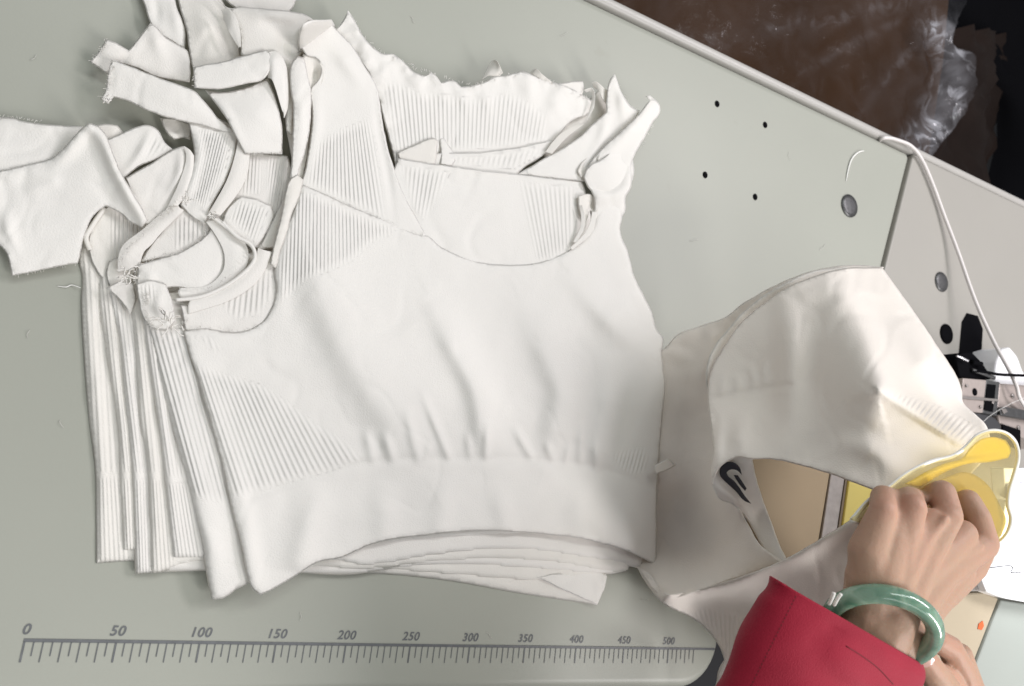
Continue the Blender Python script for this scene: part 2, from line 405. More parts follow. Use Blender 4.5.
def tube_path(name, path, rad, mat, parent=None, res=8, taper=False):
    bm = bmesh.new(); prev = None; rings = []; n = len(path)
    for i, p in enumerate(path):
        t = Vector((path[min(i+1, n-1)]-path[max(i-1, 0)]).tolist()).normalized()
        if prev is None: a = t.orthogonal().normalized()
        else: a = (prev-t*prev.dot(t)).normalized()
        prev = a; bb = t.cross(a)
        r = rad*UP_MM*(math.sin(math.pi*(i+.6)/(n+.2))**.4 if taper else 1)
        rings.append([bm.verts.new(Vector(p.tolist())+(a*math.cos(k*2*math.pi/res)+bb*math.sin(k*2*math.pi/res))*r) for k in range(res)])
    for a, b in zip(rings, rings[1:]):
        for k in range(res): bm.faces.new((a[k], a[(k+1) % res], b[(k+1) % res], b[k]))
    bm.faces.new(rings[0][::-1]); bm.faces.new(rings[-1])
    return from_bm(bm, name, mat, parent, True)
def prism(name, outline, top, bottom, mat, parent=None, bev=1.0, seg=2, curve=False, topfn=None):
    """solid block: outline in photo pixels at height top (mm), extruded straight down to bottom (mm)"""
    pts = catmull(outline, True, 6) if curve else np.array([q[:2] for q in outline], float)
    bm = bmesh.new()
    w = [P(x, y, top) for x, y in pts]
    tv = [bm.verts.new(v.tolist()) for v in w]; bv = [bm.verts.new((v[0], v[1], bottom*UP_MM)) for v in w]
    f = bm.faces.new(tv); bm.faces.new(bv[::-1]); n = len(tv)
    for i in range(n): bm.faces.new((tv[(i+1) % n], tv[i], bv[i], bv[(i+1) % n]))
    bmesh.ops.recalc_face_normals(bm, faces=bm.faces)
    o = from_bm(bm, name, mat, parent)
    if bev:
        md = o.modifiers.new('bevel', 'BEVEL'); md.width = bev*UP_MM; md.segments = seg; md.limit_method = 'ANGLE'; md.angle_limit = math.radians(50)
    return o
def wprism(name, pts, z1, z0, mat, parent=None, bev=0.0, seg=4):
    bm = bmesh.new(); tv = [bm.verts.new((x, y, z1)) for x, y in pts]; bv = [bm.verts.new((x, y, z0)) for x, y in pts]
    bm.faces.new(tv); bm.faces.new(bv[::-1]); n = len(tv)
    for i in range(n): bm.faces.new((tv[(i+1) % n], tv[i], bv[i], bv[(i+1) % n]))
    bmesh.ops.recalc_face_normals(bm, faces=bm.faces)
    o = from_bm(bm, name, mat, parent)
    if bev:
        md = o.modifiers.new('bevel', 'BEVEL'); md.width = bev; md.segments = seg; md.limit_method = 'ANGLE'; md.angle_limit = math.radians(40)
        smooth(o.data); o.modifiers.new('wn', 'WEIGHTED_NORMAL')
    return o

from mathutils.bvhtree import BVHTree
def hit(objs, x, y, lift=0.0):
    """point on the camera-facing skin of the given objects at photo position (x, y), lifted by `lift` mm"""
    d = Vector((RM @ np.array([x-CX, CY-y, -F])).tolist()).normalized(); o0 = Vector(CAM.tolist()); best = None
    for o in objs:
        if '_bvh' not in globals(): globals()['_bvh'] = {}
        if o.name not in _bvh:
            dg = bpy.context.evaluated_depsgraph_get(); dg.update(); _bvh[o.name] = BVHTree.FromObject(o, dg)
        h = _bvh[o.name].ray_cast(o0, d)
        if h[0] is not None and (best is None or h[3] < best[1]): best = (h[0]-d*lift*.001, h[3])
    return np.array(best[0]) if best else None
def cord_on(name, objs, pts, rad, mat, parent=None, lift=0.1, res=6):
    q = catmull(pts, False, 5, corner=80); path = [p for p in (hit(objs, x, y, lift) for x, y in q) if p is not None]
    return tube_path(name, path, rad, mat, parent, res)
def PD(x, y, x0, y0, h0):
    """point at photo position (x, y) at the same camera distance as (x0, y0, h0)"""
    d = RM @ np.array([x-CX, CY-y, -F]); d0 = RM @ np.array([x0-CX, CY-y0, -F]); t = (CAM[2]-h0*UP_MM)/-d0[2]
    return Vector((CAM+d*t).tolist())
# ------------------------------------------------------------------ setting
FLOOR_Z = -0.74
bm = bmesh.new(); bmesh.ops.create_grid(bm, x_segments=1, y_segments=1, size=4, matrix=Matrix.Translation((0.5, 0.3, FLOOR_Z)))
tag(from_bm(bm, 'floor', FLOORM), kind='structure')

# ------------------------------------------------------------------ work table
table = thing('work_table', 'grey green laminated sewing table with a printed measuring scale along its front edge', 'table')
yF = float(P(400, 696)[1]); yB = 0.592
xN = float(P(721, 650)[0]); yN = 0.17
A_ = P(915, 145); B_ = P(885, 265); sl = (B_[0]-A_[0])/(B_[1]-A_[1])
def seam(y): return A_[0]+sl*(y-A_[1])
left = [(-0.75, yF), (xN-.045, yF)]
for k in range(1, 9):
    a = -math.pi/2+k*math.pi/2/9; left.append((xN-.045+.045*math.cos(a), yF+.045+.045*math.sin(a)))
left += [(xN, yF+.045), (xN, yN), (seam(yN), yN), (seam(yB), yB), (-0.75, yB)]
wprism('tabletop', left, 0.0, -0.045, TABLE, table, bev=0.011, seg=8)
right = [(seam(yN)+.0012, yN), (1.7, yN), (1.7, yB), (seam(yB)+.0012, yB)]
e = wprism('end_panel', right, 0.0, -0.045, TABLE2, table, bev=0.0025, seg=3); e['label'] = 'pale warmer coloured end panel beyond the seam'
wprism('edge_trim', [(-0.75, yB+.0003), (1.7, yB+.0003), (1.7, yB+.011), (-0.75, yB+.011)], 0.0006, -0.044, LIP, table, bev=0.0045)
# table legs and under-frame (below, seen only from other places)
for lx, ly in ((-0.6, 0.05), (-0.6, 0.5), (0.45, 0.05), (1.5, 0.5)):
    wprism('leg', [(lx-.02, ly-.02), (lx+.02, ly-.02), (lx+.02, ly+.02), (lx-.02, ly+.02)], -0.045, FLOOR_Z, DARKMETAL, table, bev=.003)
# printed scale
bm = bmesh.new()
def flat(bm, x0, y0, x1, y1, z=0.0004):
    bm.faces.new([bm.verts.new(v) for v in ((x0, y0, z), (x1, y0, z), (x1, y1, z), (x0, y1, z))])
flat(bm, -0.0006, -0.0011, xN-.008, 0.0009)
for k in range(0, 107):
    x = k*.005; w = .00055 if k % 10 == 0 else .00032
    ln = .0128 if k % 2 == 0 else .0092
    if x < xN-.010: flat(bm, x-w, -ln, x+w, -.0009)
from_bm(bm, 'measuring_scale', INK, table)
for k in range(0, 11):
    cu = bpy.data.curves.new('numeral', 'FONT'); cu.body = str(k*50); cu.size = .0086; cu.align_x = 'CENTER'; cu.shear = 0.16
    cu.offset = 0.00014; cu.resolution_u = 24; cu.space_character = 1.08
    t = bpy.data.objects.new('t', cu); C.objects.link(t); dg = bpy.context.evaluated_depsgraph_get(); dg.update()
    me = bpy.data.meshes.new_from_object(t.evaluated_get(dg)); bpy.data.objects.remove(t)
    mt = Matrix.Translation((k*.05-.0005, .0035, .0004)); me.transform(mt); me.materials.clear()
    link('numeral', me, INK, table)
# screw holes and bolt caps
def disc(name, c, r, z0, z1, mat, parent, dome=0.0, sq=1.0, n=28):
    bm = bmesh.new(); ring = [bm.verts.new((c[0]+r*math.cos(a), c[1]+r*sq*math.sin(a), z1)) for a in [2*math.pi*k/n for k in range(n)]]
    low = [bm.verts.new((v.co.x, v.co.y, z0)) for v in ring]
    ctr = bm.verts.new((c[0], c[1], z1+dome))
    mid = [bm.verts.new((c[0]+(v.co.x-c[0])*.6, c[1]+(v.co.y-c[1])*.6, z1+dome*.75)) for v in ring]
    for k in range(n):
        j = (k+1) % n
        bm.faces.new((ring[k], ring[j], low[j], low[k][0] if False else low[k])); bm.faces.new((ring[j], ring[k], mid[k], mid[j])); bm.faces.new((mid[j], mid[k], ctr))
    bmesh.ops.recalc_face_normals(bm, faces=bm.faces)
    return from_bm(bm, name, mat, parent, True)
for x, y in ((717, 104), (765, 125), (705, 175), (755, 197)):
    p = P(x, y, 0); o = disc('screw_hole', p, .0031, .0001, .0005, BLACK, table, 0.0002, 1.15)
for (x, y, r, m) in ((849, 206, .0135, DARKMETAL), (941, 282, .0125, DARKMETAL), (946, 334, .0125, BLACK)):
    disc('bolt_cap', P(x, y, 0), r, .0001, .0012, m, table, 0.0008)
prism('belt_slot', [(957, 377), (962, 322), (967, 313), (978, 316), (983, 329), (980, 377)], 0.7, 0.1, BLACK, table, bev=0, curve=False)  # flat black plate on the surface stands in for the dark inside the slot

tag(cord('thread_scrap', [(846, 181, .8), (849, 166, 1), (853, 157, 1.2), (859, 152, 1.5), (864, 151, 1)], 0.9, THREAD, taper=True),
    'short curled scrap of white thread lying on the table above the bolt cap', 'thread scrap')
tag(cord('thread_scrap', [(57, 286, .6), (66, 287, 1), (72, 285, 1.2), (81, 288, 3)], 0.35, THREAD, taper=True),
    'thin loose thread poking out from the left side of the stack', 'thread scrap')
for i, (x, y, w_, l_) in enumerate(((727, 676, 5, 2), (745, 672, 3, 2))): pass

random.seed(21)
LINT = simple('lint', (0.55, 0.54, 0.50), rough=.9)
for (x, y) in ((300, 612), (486, 632), (640, 600), (60, 420), (690, 240), (790, 160), (30, 330), (560, 36), (410, 16), (250, 22), (30, 60), (820, 250)):
    aa = random.random()*6; q = [(x, y, .4)]
    for k in range(4): aa += random.uniform(-.8, .8); q.append((q[-1][0]+math.cos(aa)*2.2, q[-1][1]+math.sin(aa)*2.2, .5+random.random()))
    tag(cord('lint_fibre', q, .14, LINT, res=5), None, 'lint', 'tiny pale lint fibres scattered over the table')['label'] = 'tiny pale lint fibre lying on the table top'
# white cable over the far edge
tag(cord('power_cable', [(884, 160, -60), (879, 144, -16), (882, 138.5, 1), (889, 138, 4), (897, 140, 4), (911, 146, 5), (922, 160, 5), (933, 185, 5), (944, 215, 6), (958, 252, 12), (975, 300, 25), (993, 340, 40), (1008, 368, 55), (1016, 385, 62), (1022, 402, 60), (1045, 430, 50)], 2.15, CABLE, res=14),
    'white power cable running over the far table edge down to the machine', 'cable')

# ------------------------------------------------------------------ things on the floor behind the table
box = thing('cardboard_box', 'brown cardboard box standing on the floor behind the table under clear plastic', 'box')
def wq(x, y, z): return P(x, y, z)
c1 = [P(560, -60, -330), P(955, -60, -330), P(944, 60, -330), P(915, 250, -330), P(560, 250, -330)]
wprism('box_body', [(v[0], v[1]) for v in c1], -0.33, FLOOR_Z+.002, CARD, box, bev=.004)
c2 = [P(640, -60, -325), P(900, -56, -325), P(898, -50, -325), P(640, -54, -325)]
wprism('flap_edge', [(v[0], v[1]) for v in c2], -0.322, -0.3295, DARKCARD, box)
wrap = thing('brown_sack', 'dark brown wrinkled sack on the floor right of the box', 'sack')
panel('sack_body', [(905, 60), (930, 50), (975, 40), (1005, 60), (1000, 100), (985, 130), (978, 170), (985, 200), (990, 260), (900, 260), (890, 150)], -0.0, wrap, DARKCARD) if False else None
def floor_sheet(name, grid, mat, parent, amp, seed, thickfn=None, sub=9):
    rows = [[q for q in r] for r in grid]
    o = loft(name, rows, parent, mat, nu=sub, nv=sub, thick=0)
    me = o.data
    for v in me.vertices:
        n = noise.ridged_multi_fractal((v.co.x*7, v.co.y*7, seed), 1.0, 2.0, 4, 1.0, 2.0); v.co.z += (n-1)*amp
    me.update(); return o
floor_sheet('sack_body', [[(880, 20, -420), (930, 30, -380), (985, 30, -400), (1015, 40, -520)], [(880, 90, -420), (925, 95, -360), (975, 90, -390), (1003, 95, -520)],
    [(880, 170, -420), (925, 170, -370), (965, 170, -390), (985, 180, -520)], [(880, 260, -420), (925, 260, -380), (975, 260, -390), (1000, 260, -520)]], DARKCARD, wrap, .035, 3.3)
film = thing('plastic_bag', 'crumpled clear plastic film draped over the cardboard box', 'plastic bag')
fo = floor_sheet('film', [[(600, -40, -300), (700, -40, -290), (800, -40, -280), (880, -40, -270), (975, -30, -300)],
    [(600, 20, -300), (700, 20, -285), (800, 10, -270), (870, 15, -255), (958, 8, -290)],
    [(600, 70, -305), (700, 60, -290), (800, 60, -280), (880, 55, -262), (948, 42, -290)],
    [(600, 110, -305), (700, 110, -295), (800, 110, -285), (885, 105, -265), (968, 62, -280)],
    [(600, 150, -305), (700, 150, -295), (800, 150, -290), (880, 135, -275), (962, 105, -285)],
    [(600, 230, -305), (700, 220, -300), (800, 200, -295), (880, 180, -285), (928, 160, -300)]], FILM, film, .028, 1.7, sub=20)
me = fo.data; th = []
qs = [((938, 30), (955, 62), (950, 95), (935, 125), (915, 150)), ((620, 28), (720, 40), (800, 22), (880, 8), (940, -8)), ((785, 88), (820, 62), (860, 40), (900, 20)), ((845, 150), (870, 100), (915, 45))]
pr = []
for v in me.vertices:
    q = RM.T @ (np.array(v.co)-CAM); pr.append((512+q[0]/-q[2]*F, 343-q[1]/-q[2]*F))
pr = np.array(pr); t = np.zeros(len(pr))
for k, (q, w, a) in enumerate(zip(qs, (15, 8, 4, 4), (.6, .07, .05, .07))): t = np.maximum(t, ridge(pr, q, w, [a]*len(q)))  # paler, more opaque streaks paint the film's crease highlights
t *= .45+.9*np.abs(nz(pr, .06, 4.4, 4)); setattr_f(me, 'thick', t)
blk = thing('black_cloth', 'black cloth heap in the dark corner behind the table', 'cloth')
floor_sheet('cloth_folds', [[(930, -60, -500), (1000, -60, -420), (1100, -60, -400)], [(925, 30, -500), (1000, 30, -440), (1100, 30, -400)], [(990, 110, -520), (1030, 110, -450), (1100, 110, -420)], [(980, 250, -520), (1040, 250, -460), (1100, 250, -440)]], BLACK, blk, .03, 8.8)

# ------------------------------------------------------------------ the stack of tops
def macro(X):  # soft swell of the pile, common to all its layers so that they never cross
    return 4*np.exp(-((X[:, 0]-430)**2/150**2+(X[:, 1]-380)**2/130**2))+1.5*nz(X, .006, 2.2)
def lv(a, b=None, tilt=None):
    def f(X):
        H = np.full(len(X), squash(float(a)))+macro(X)
        if tilt: H = H+tps(tilt)(X)*.8
        return H
    return f
GRP = 'cream white ribbed tops piled on the table'
def garment(label): return thing('knit_top', label, 'top', GRP)
g = [None]*9
g[1] = garment('topmost white knit top of the pile, smooth gathered front face up')
g[2] = garment('second knit top of the pile, curved armhole rim directly under the topmost one')
g[3] = garment('third knit top down, raised ribbed panel with ruffled edge behind the neckline')
g[4] = garment('fourth knit top down the pile, tan shaded strap at the top photo edge')
g[5] = garment('fifth knit top down, second side fold from left, long frayed strap end')
g[6] = garment('bottom knit top, leftmost side fold, strap reaching the left photo edge')
R = 1.0
# full body panels of lower layers (left folds + hems), from bottom to top
def sider(L0, n):      # ribs that run along a side fold
    return fan(L0[0], L0[1], L0[2], L0[3], n)
# g6
panel('body_panel', [(104, 207), (90, 222), (80, 240), (78, 258), (82, 276), (81, 300), (84, 360), (89, 420), (95, 470), (96, 520), (96, 563), (133, 561), (200, 566), (300, 572), (388, 574), (452, 581), (519, 593), (571, 601), (597, 605), (606, 575), (640, 520), (640, 330), (560, 200), (300, 200), (150, 215)],
    lv(7), g[6], ridges=[([(93, 250), (92, 330), (100, 420), (106, 560)], 5, 2.0), ([(538, 577), (570, 590), (597, 605)], 5, 2.2)], ribs=[([(70, 200), (114, 200), (122, 474), (90, 474)], fan((84, 240), (96, 470), (110, 240), (124, 470), 5)), ([(90, 476), (135, 476), (135, 575), (90, 575)], fan((96, 470), (97, 560), (126, 470), (135, 560), 8))], drop=6, dw=6, fold=True, ribcap=.5, wob=.12, crease=0, nzamp=.6, mat=CREAM_SHADE)
panel('hem_corner', [(536, 577), (560, 573), (600, 571), (607, 576), (604, 590), (597, 605), (570, 593)], lv(11), g[6], drop=2, dw=4, s=2.5)
# g5
panel('body_panel', [(103, 262), (97, 290), (103, 340), (110, 385), (117, 430), (118, 474), (121, 520), (122, 552), (150, 553), (260, 556), (340, 563), (400, 571), (470, 577), (540, 581), (600, 575), (620, 560), (640, 500), (640, 330), (560, 220), (300, 210), (140, 250)],
    lv(11), g[5], ridges=[([(110, 270), (112, 340), (124, 440), (129, 550)], 5, 2.0)], ribs=[([(95, 250), (130, 255), (140, 474), (112, 474)], fan((100, 290), (118, 470), (120, 290), (137, 470), 5)), ([(112, 478), (140, 478), (140, 560), (112, 560)], fan((118, 474), (122, 552), (138, 474), (141, 552), 6))], drop=5, dw=6, fold=True, ribcap=.5, wob=.12, crease=0, mat=CREAM_SHADE)
# g4
panel('body_panel', [(106, 288), (112, 315), (118, 340), (123, 395), (128, 440), (131, 478), (133, 530), (135, 574), (149, 573), (210, 571), (300, 573), (347, 575), (400, 568), (470, 566), (540, 570), (610, 574), (626, 571), (640, 520), (645, 330), (560, 230), (300, 220), (150, 280)],
    lv(15), g[4], ridges=[([(117, 300), (128, 370), (137, 470), (141, 570)], 5, 1.8)], ribs=[([(100, 285), (135, 290), (150, 474), (125, 474)], fan((109, 300), (131, 474), (129, 300), (148, 474), 5)), ([(128, 478), (152, 478), (152, 580), (128, 580)], fan((131, 474), (135, 574), (147, 474), (150, 574), 5))], drop=5, dw=6, fold=True, ribcap=.5, wob=.12, crease=0, mat=WARM_SHADE)
# g3
panel('body_panel', [(128, 298), (133, 340), (136, 385), (138, 425), (144, 450), (147, 478), (149, 530), (150, 573), (162, 572), (186, 564), (300, 566), (362, 570), (420, 564), (500, 560), (560, 564), (616, 572), (628, 570), (645, 520), (648, 330), (560, 240), (300, 230), (170, 290)],
    lv(19), g[3], ridges=[([(138, 320), (145, 400), (154, 470), (158, 570)], 5, 1.8)], ribs=[([(125, 295), (150, 300), (168, 474), (142, 474)], fan((130, 300), (147, 474), (148, 300), (165, 474), 4)), ([(144, 478), (175, 478), (175, 580), (144, 580)], fan((147, 474), (150, 574), (166, 474), (176, 574), 6))], drop=5, dw=6, fold=True, ribcap=.5, wob=.12, crease=0, mat=CREAM_SHADE)
# g2
panel('body_panel', [(140, 285), (143, 330), (150, 380), (158, 430), (163, 476), (168, 520), (172, 558), (186, 559), (240, 560), (340, 562), (362, 566), (433, 556), (482, 551), (530, 551), (564, 555), (609, 562), (642, 569), (650, 540), (655, 330), (575, 235), (430, 230), (260, 330)],
    lv(23), g[2], ridges=[([(152, 330), (160, 400), (170, 470), (178, 555)], 6, 2.0)], ribs=[([(135, 320), (168, 330), (190, 478), (158, 478)], fan((143, 330), (163, 476), (162, 330), (183, 476), 5)), ([(160, 482), (200, 482), (205, 565), (160, 565)], fan((163, 476), (172, 558), (185, 476), (200, 558), 7))], drop=5, dw=6, fold=True, ribcap=.5, wob=.12, crease=0, mat=WARM_SHADE)
# g1 back + front
g1b = [(145, 290), (144, 310), (150, 340), (160, 385), (172, 430), (186, 480), (196, 520), (203, 552), (207, 578), (212, 600), (224, 598), (236, 590), (247, 584), (300, 560), (560, 530), (650, 520), (655, 330), (590, 205), (440, 225), (330, 300), (260, 318), (185, 326), (165, 324)]
panel('back_panel', g1b, lv(27.5), g[1], ridges=[([(165, 345), (182, 420), (205, 500), (222, 590)], 12, 3.0), ([(190, 505), (212, 545), (220, 575)], 9, 2.0)],
    ribs=[([(140, 322), (192, 325), (235, 500), (236, 506), (190, 498)], fan((146, 330), (191, 494), (182, 330), (226, 494), 7))], drop=5.5, dw=8, fold=True)
front = [(183, 331), (205, 328), (225, 332), (245, 331), (262, 322), (272, 307), (276, 290), (274, 268), (280, 245), (291, 216), (302, 184), (325, 194), (350, 206), (390, 222), (415, 233), (428, 236), (440, 246), (457, 255), (480, 262), (510, 265), (540, 262), (563, 253), (580, 242), (591, 229), (597, 212), (604, 196), (620, 200), (622, 218), (620, 230),
         (628, 252), (634, 275), (643, 295), (652, 312), (657, 330), (663, 338), (662, 352), (665, 385), (662, 420), (659, 460), (657, 500), (657, 540), (656, 565), (627, 551), (582, 539), (527, 533), (474, 531), (420, 536), (392, 539), (370, 545), (340, 558), (318, 562), (300, 573), (275, 588), (260, 595), (252, 588), (246, 570), (241, 545), (232, 510), (222, 465), (210, 420), (197, 375), (187, 345)]
fr = []
fr.append(([(300, 225), (325, 300), (355, 365), (395, 425), (420, 470)], (22, 34), [4, 7.5, 8.5, 7, 1]))
fr.append(([(430, 300), (452, 345), (475, 390), (482, 430), (484, 462)], (12, 20), [1, 6, 7.5, 7, 1]))
fr.append(([(525, 310), (545, 350), (562, 395), (556, 430), (545, 462)], (16, 24), [1, 6.5, 8.5, 7, 1]))
fr.append(([(575, 280), (610, 320), (645, 350)], (14, 20), [2, 8, 2]))
fr.append(([(610, 350), (608, 400), (598, 450), (592, 468)], (13, 18), [1, 6, 5, .5]))
for (x0, y0, x1, y1, w, a) in ((420, 388, 448, 456, 4, 2.6), (405, 405, 418, 458, 5, 2.4), (432, 440, 425, 458, 3, 1.2), (512, 425, 530, 455, 4, 2.2), (582, 420, 580, 460, 4, 2.0), (596, 440, 597, 468, 4, 2.0), (545, 440, 552, 458, 4, 1.6), (488, 420, 486, 456, 4, 2.2), (466, 430, 470, 456, 4, 1.4), (383, 430, 392, 458, 5, 2.4), (365, 425, 372, 458, 5, 1.8), (570, 440, 566, 460, 3, 1.4)):
    fr.append(([(x0, y0), ((x0+x1)/2, (y0+y1)/2), (x1, y1)], w, [0.1, a*1.3, a]))
for (x0, y0, x1, y1, w, a) in ((300, 560, 320, 480, 16, 3.2), (385, 540, 385, 480, 14, 2.4), (440, 530, 445, 475, 11, 1.6), (505, 530, 500, 480, 12, 2.0), (585, 535, 575, 480, 14, 2.2), (630, 545, 625, 490, 12, 1.6), (255, 580, 240, 500, 10, 1.5)):
    fr.append(([(x0, y0), ((x0+x1)/2, (y0+y1)/2), (x1, y1)], w, [a*1.4, a*1.4, .1]))
fr.append(([(250, 497), (300, 480), (365, 463), (450, 458), (540, 460), (600, 468), (656, 490)], 4.5, [-1.0]*7))      # seam of the under-band
fr.append(([(196, 350), (215, 410), (240, 490), (256, 585)], 9, 2.0))
fr.append(([(288, 250), (282, 285), (283, 310)], 7, 2.0))
ribsF = [([(186, 345), (200, 338), (212, 352), (225, 352), (212, 336), (200, 334), (188, 336)], fan((187, 345), (235, 500), (360, 420), (368, 462), 26)),
    ([(190, 360), (210, 368), (262, 384), (290, 402), (315, 422), (345, 440), (366, 460), (330, 472), (290, 483), (232, 500), (212, 430)], fan((187, 345), (235, 500), (345, 430), (370, 470), 23)),
    ([(296, 186), (326, 198), (352, 210), (392, 226), (398, 232), (372, 244), (352, 262), (330, 272), (308, 280), (280, 305), (278, 290), (277, 268), (283, 245), (290, 216)], fan((278, 300), (283, 180), (404, 300), (396, 180), 32)),
    ([(606, 455), (632, 446), (645, 446), (650, 455), (648, 472), (636, 478), (620, 472)], fan((604, 460), (612, 430), (648, 470), (656, 440), 12))]
panel('front_panel', front, lv(33.4), g[1], ridges=fr, ribs=ribsF, drop=2.0, dw=5, fold=True, s=2.6, nzamp=.5, crease=.5)
# g1 strap (ribbed front strap with its facing band)
strap = [(300, 187), (305, 168), (310, 140), (312, 110), (311, 88), (318, 80), (322, 66), (316, 58), (306, 56), (300, 45), (303, 28), (312, 22), (330, 22), (337, 30), (352, 45), (366, 68), (376, 84), (381, 110), (386, 140), (398, 180), (412, 210), (428, 238), (410, 234), (388, 224), (345, 206), (322, 196)]
panel('strap', strap, lv(31.5, tilt=[(300, 190, 0), (420, 230, 0), (350, 120, 3), (310, 30, 14), (345, 30, 12), (375, 90, 6)]), g[1], ridges=[([(374, 88), (379, 130), (389, 180), (394, 222)], 3.5, -1.4), ([(326, 40), (345, 60), (365, 90)], 8, 3), ([(318, 88), (316, 130), (306, 180)], 5, 1.5)],
    ribs=[([(318, 142), (336, 130), (358, 122), (368, 118), (374, 130), (382, 180), (386, 220), (345, 203), (306, 184), (312, 160)], fan((306, 190), (314, 120), (396, 190), (380, 120), 22))], drop=3, dw=6, s=2.6)
panel('strap_lobe', [(300, 54), (299, 36), (302, 26), (310, 21), (320, 20), (332, 20), (336, 29), (332, 42), (322, 49), (312, 54), (308, 58), (303, 58)], lv(47, tilt=[(300, 50, 0), (334, 25, 0), (318, 35, 5)]), g[1], drop=6, dw=9, fold=True)
panel('strap_recess_shade', [(303, 54), (314, 56), (322, 64), (323, 80), (318, 88), (311, 96), (305, 84), (302, 66)], lv(44), g[1], mat=CREAM_SHADE, ridges=[([(312, 58), (315, 75), (312, 94)], 6, -9)], drop=1, dw=3)  # dished patch, its cream tint painting the shade under the lobe
panel('armhole_band', [(292, 62), (298, 56), (304, 58), (308, 75), (311, 90), (311, 115), (309, 135), (305, 152), (299, 170), (296, 180), (290, 178), (292, 150), (293, 110)], lv(42, tilt=[(300, 60, 3), (294, 178, -4)]), g[1], ridges=[([(297, 62), (300, 110), (297, 160)], 6, 2)], drop=3, dw=4)
panel('armhole_band', [(291, 178), (297, 174), (304, 180), (300, 195), (293, 212), (286, 236), (281, 250), (276, 268), (270, 264), (273, 248), (277, 232), (282, 210), (285, 192)], lv(37), g[1], mat=CREAM_SHADE, ridges=[([(295, 182), (286, 214), (276, 252)], 5, 2)], drop=2, dw=4)
# g1 inside of the back at the left armhole
panel('armhole_lining', [(180, 305), (200, 305), (222, 297), (245, 284), (262, 262), (274, 252), (282, 262), (284, 300), (272, 325), (245, 338), (205, 338), (185, 330)], lv(30), g[1], mat=WARM_SHADE, ribs=[([(215, 300), (250, 285), (270, 262), (276, 290), (262, 315), (235, 322)], fan((215, 330), (225, 270), (285, 330), (285, 270), 12))], drop=2, dw=5)
# g1 back panel seen through the neckline
panel('neck_back_panel', [(398, 158), (420, 162), (450, 166), (480, 170), (517, 174), (550, 178), (582, 181), (588, 200), (592, 225), (600, 270), (500, 300), (400, 260), (385, 200)], lv(30.6), g[1],
    ribs=[([(400, 164), (420, 166), (452, 172), (440, 195), (424, 222), (412, 210)], fan((398, 160), (396, 240), (452, 160), (432, 240), 11)), ([(518, 180), (550, 184), (576, 186), (578, 215), (574, 250), (545, 262), (535, 262), (526, 220)], fan((514, 176), (534, 262), (580, 176), (578, 262), 13))],
    ridges=[([(400, 160), (450, 167), (520, 175), (582, 182)], 3, [1.2]*4)], drop=2, dw=4)
# g1 right strap area
panel('back_strap', [(518, 174), (545, 158), (575, 140), (597, 120), (606, 112), (606, 100), (611, 78), (615, 74), (620, 88), (630, 105), (640, 111), (630, 130), (612, 150), (598, 165), (590, 182), (550, 178)],
    lv(32.5, tilt=[(520, 175, -1), (612, 80, 12), (640, 112, 10), (590, 180, 2), (570, 150, 2)]), g[1], ridges=[([(606, 112), (604, 130), (590, 160)], 5, 2.5), ([(614, 76), (622, 100), (625, 125)], 6, 3)], drop=3, dw=5)
panel('front_strap', [(600, 150), (622, 130), (640, 112), (650, 100), (646, 96), (650, 95), (659, 104), (660, 112), (652, 124), (643, 140), (634, 158), (631, 168), (632, 178), (630, 190), (626, 196), (625, 212), (619, 222), (619, 240), (600, 250), (592, 230), (594, 200), (588, 184), (584, 172), (592, 160)],
    lv(35, tilt=[(590, 180, 1), (655, 105, 12), (620, 160, 8), (620, 212, -3), (620, 235, -8), (598, 240, -8), (594, 215, -2)]), g[1], ridges=[([(652, 104), (630, 130), (604, 158)], 6, 4), ([(632, 168), (622, 190), (600, 195), (588, 186)], (4, 9), [1, 3, 4, 2]), ([(608, 168), (600, 178), (588, 184)], 5, -5)], drop=3.5, dw=5)
panel('shoulder_loop', [(583, 176), (590, 165), (600, 160), (612, 150), (622, 140), (634, 146), (633, 158), (634, 170), (632, 182), (624, 190), (610, 196), (598, 195), (588, 188)], lv(41, tilt=[(583, 176, 0), (622, 140, 4), (630, 185, -3), (608, 170, 4)]), g[1], ridges=[([(632, 172), (622, 188), (604, 194), (590, 188)], 4, [1, -2.5, -2.5, 0])], drop=3, dw=5)
panel('strap_slit_shade', [(578, 171), (583, 162), (599, 146), (602, 147), (592, 163), (586, 175), (581, 177)], lv(39), g[1], mat=CREAM_SHADE, ridges=[([(580, 173), (590, 160), (601, 147)], 3.5, -5)], drop=0, s=1.8)  # patch laid on top; cream tint paints the shade inside a slit
panel('strap_slit_shade', [(597, 158), (604, 148), (617, 138), (622, 138), (616, 149), (604, 160), (598, 162)], lv(44), g[1], mat=CREAM_SHADE, ridges=[([(600, 159), (610, 148), (620, 139)], 3, -5)], drop=0, s=1.8)  # second slit, its inner shade likewise painted in cream
panel('facing_hollow_shade', [(578, 196), (586, 194), (596, 196), (599, 206), (596, 218), (590, 210), (586, 222), (580, 214)], lv(36), g[1], mat=CREAM_SHADE, ridges=[([(590, 196), (592, 206), (588, 216)], 5, -6)], drop=0, s=2)  # shallow patch tinted cream for the shade in the facing's hollow
loft('facing_band', [[(579, 206, 37), (581, 216, 37), (580, 228, 36), (573, 242, 35)], [(582, 205, 40), (585, 216, 39), (584, 229, 38), (576, 243, 36)]], g[1])
loft('facing_band', [[(592, 212, 40), (590, 222, 39), (584, 234, 38), (570, 248, 36)], [(596, 212, 41), (595, 224, 40), (589, 236, 39), (572, 250, 36)]], g[1])
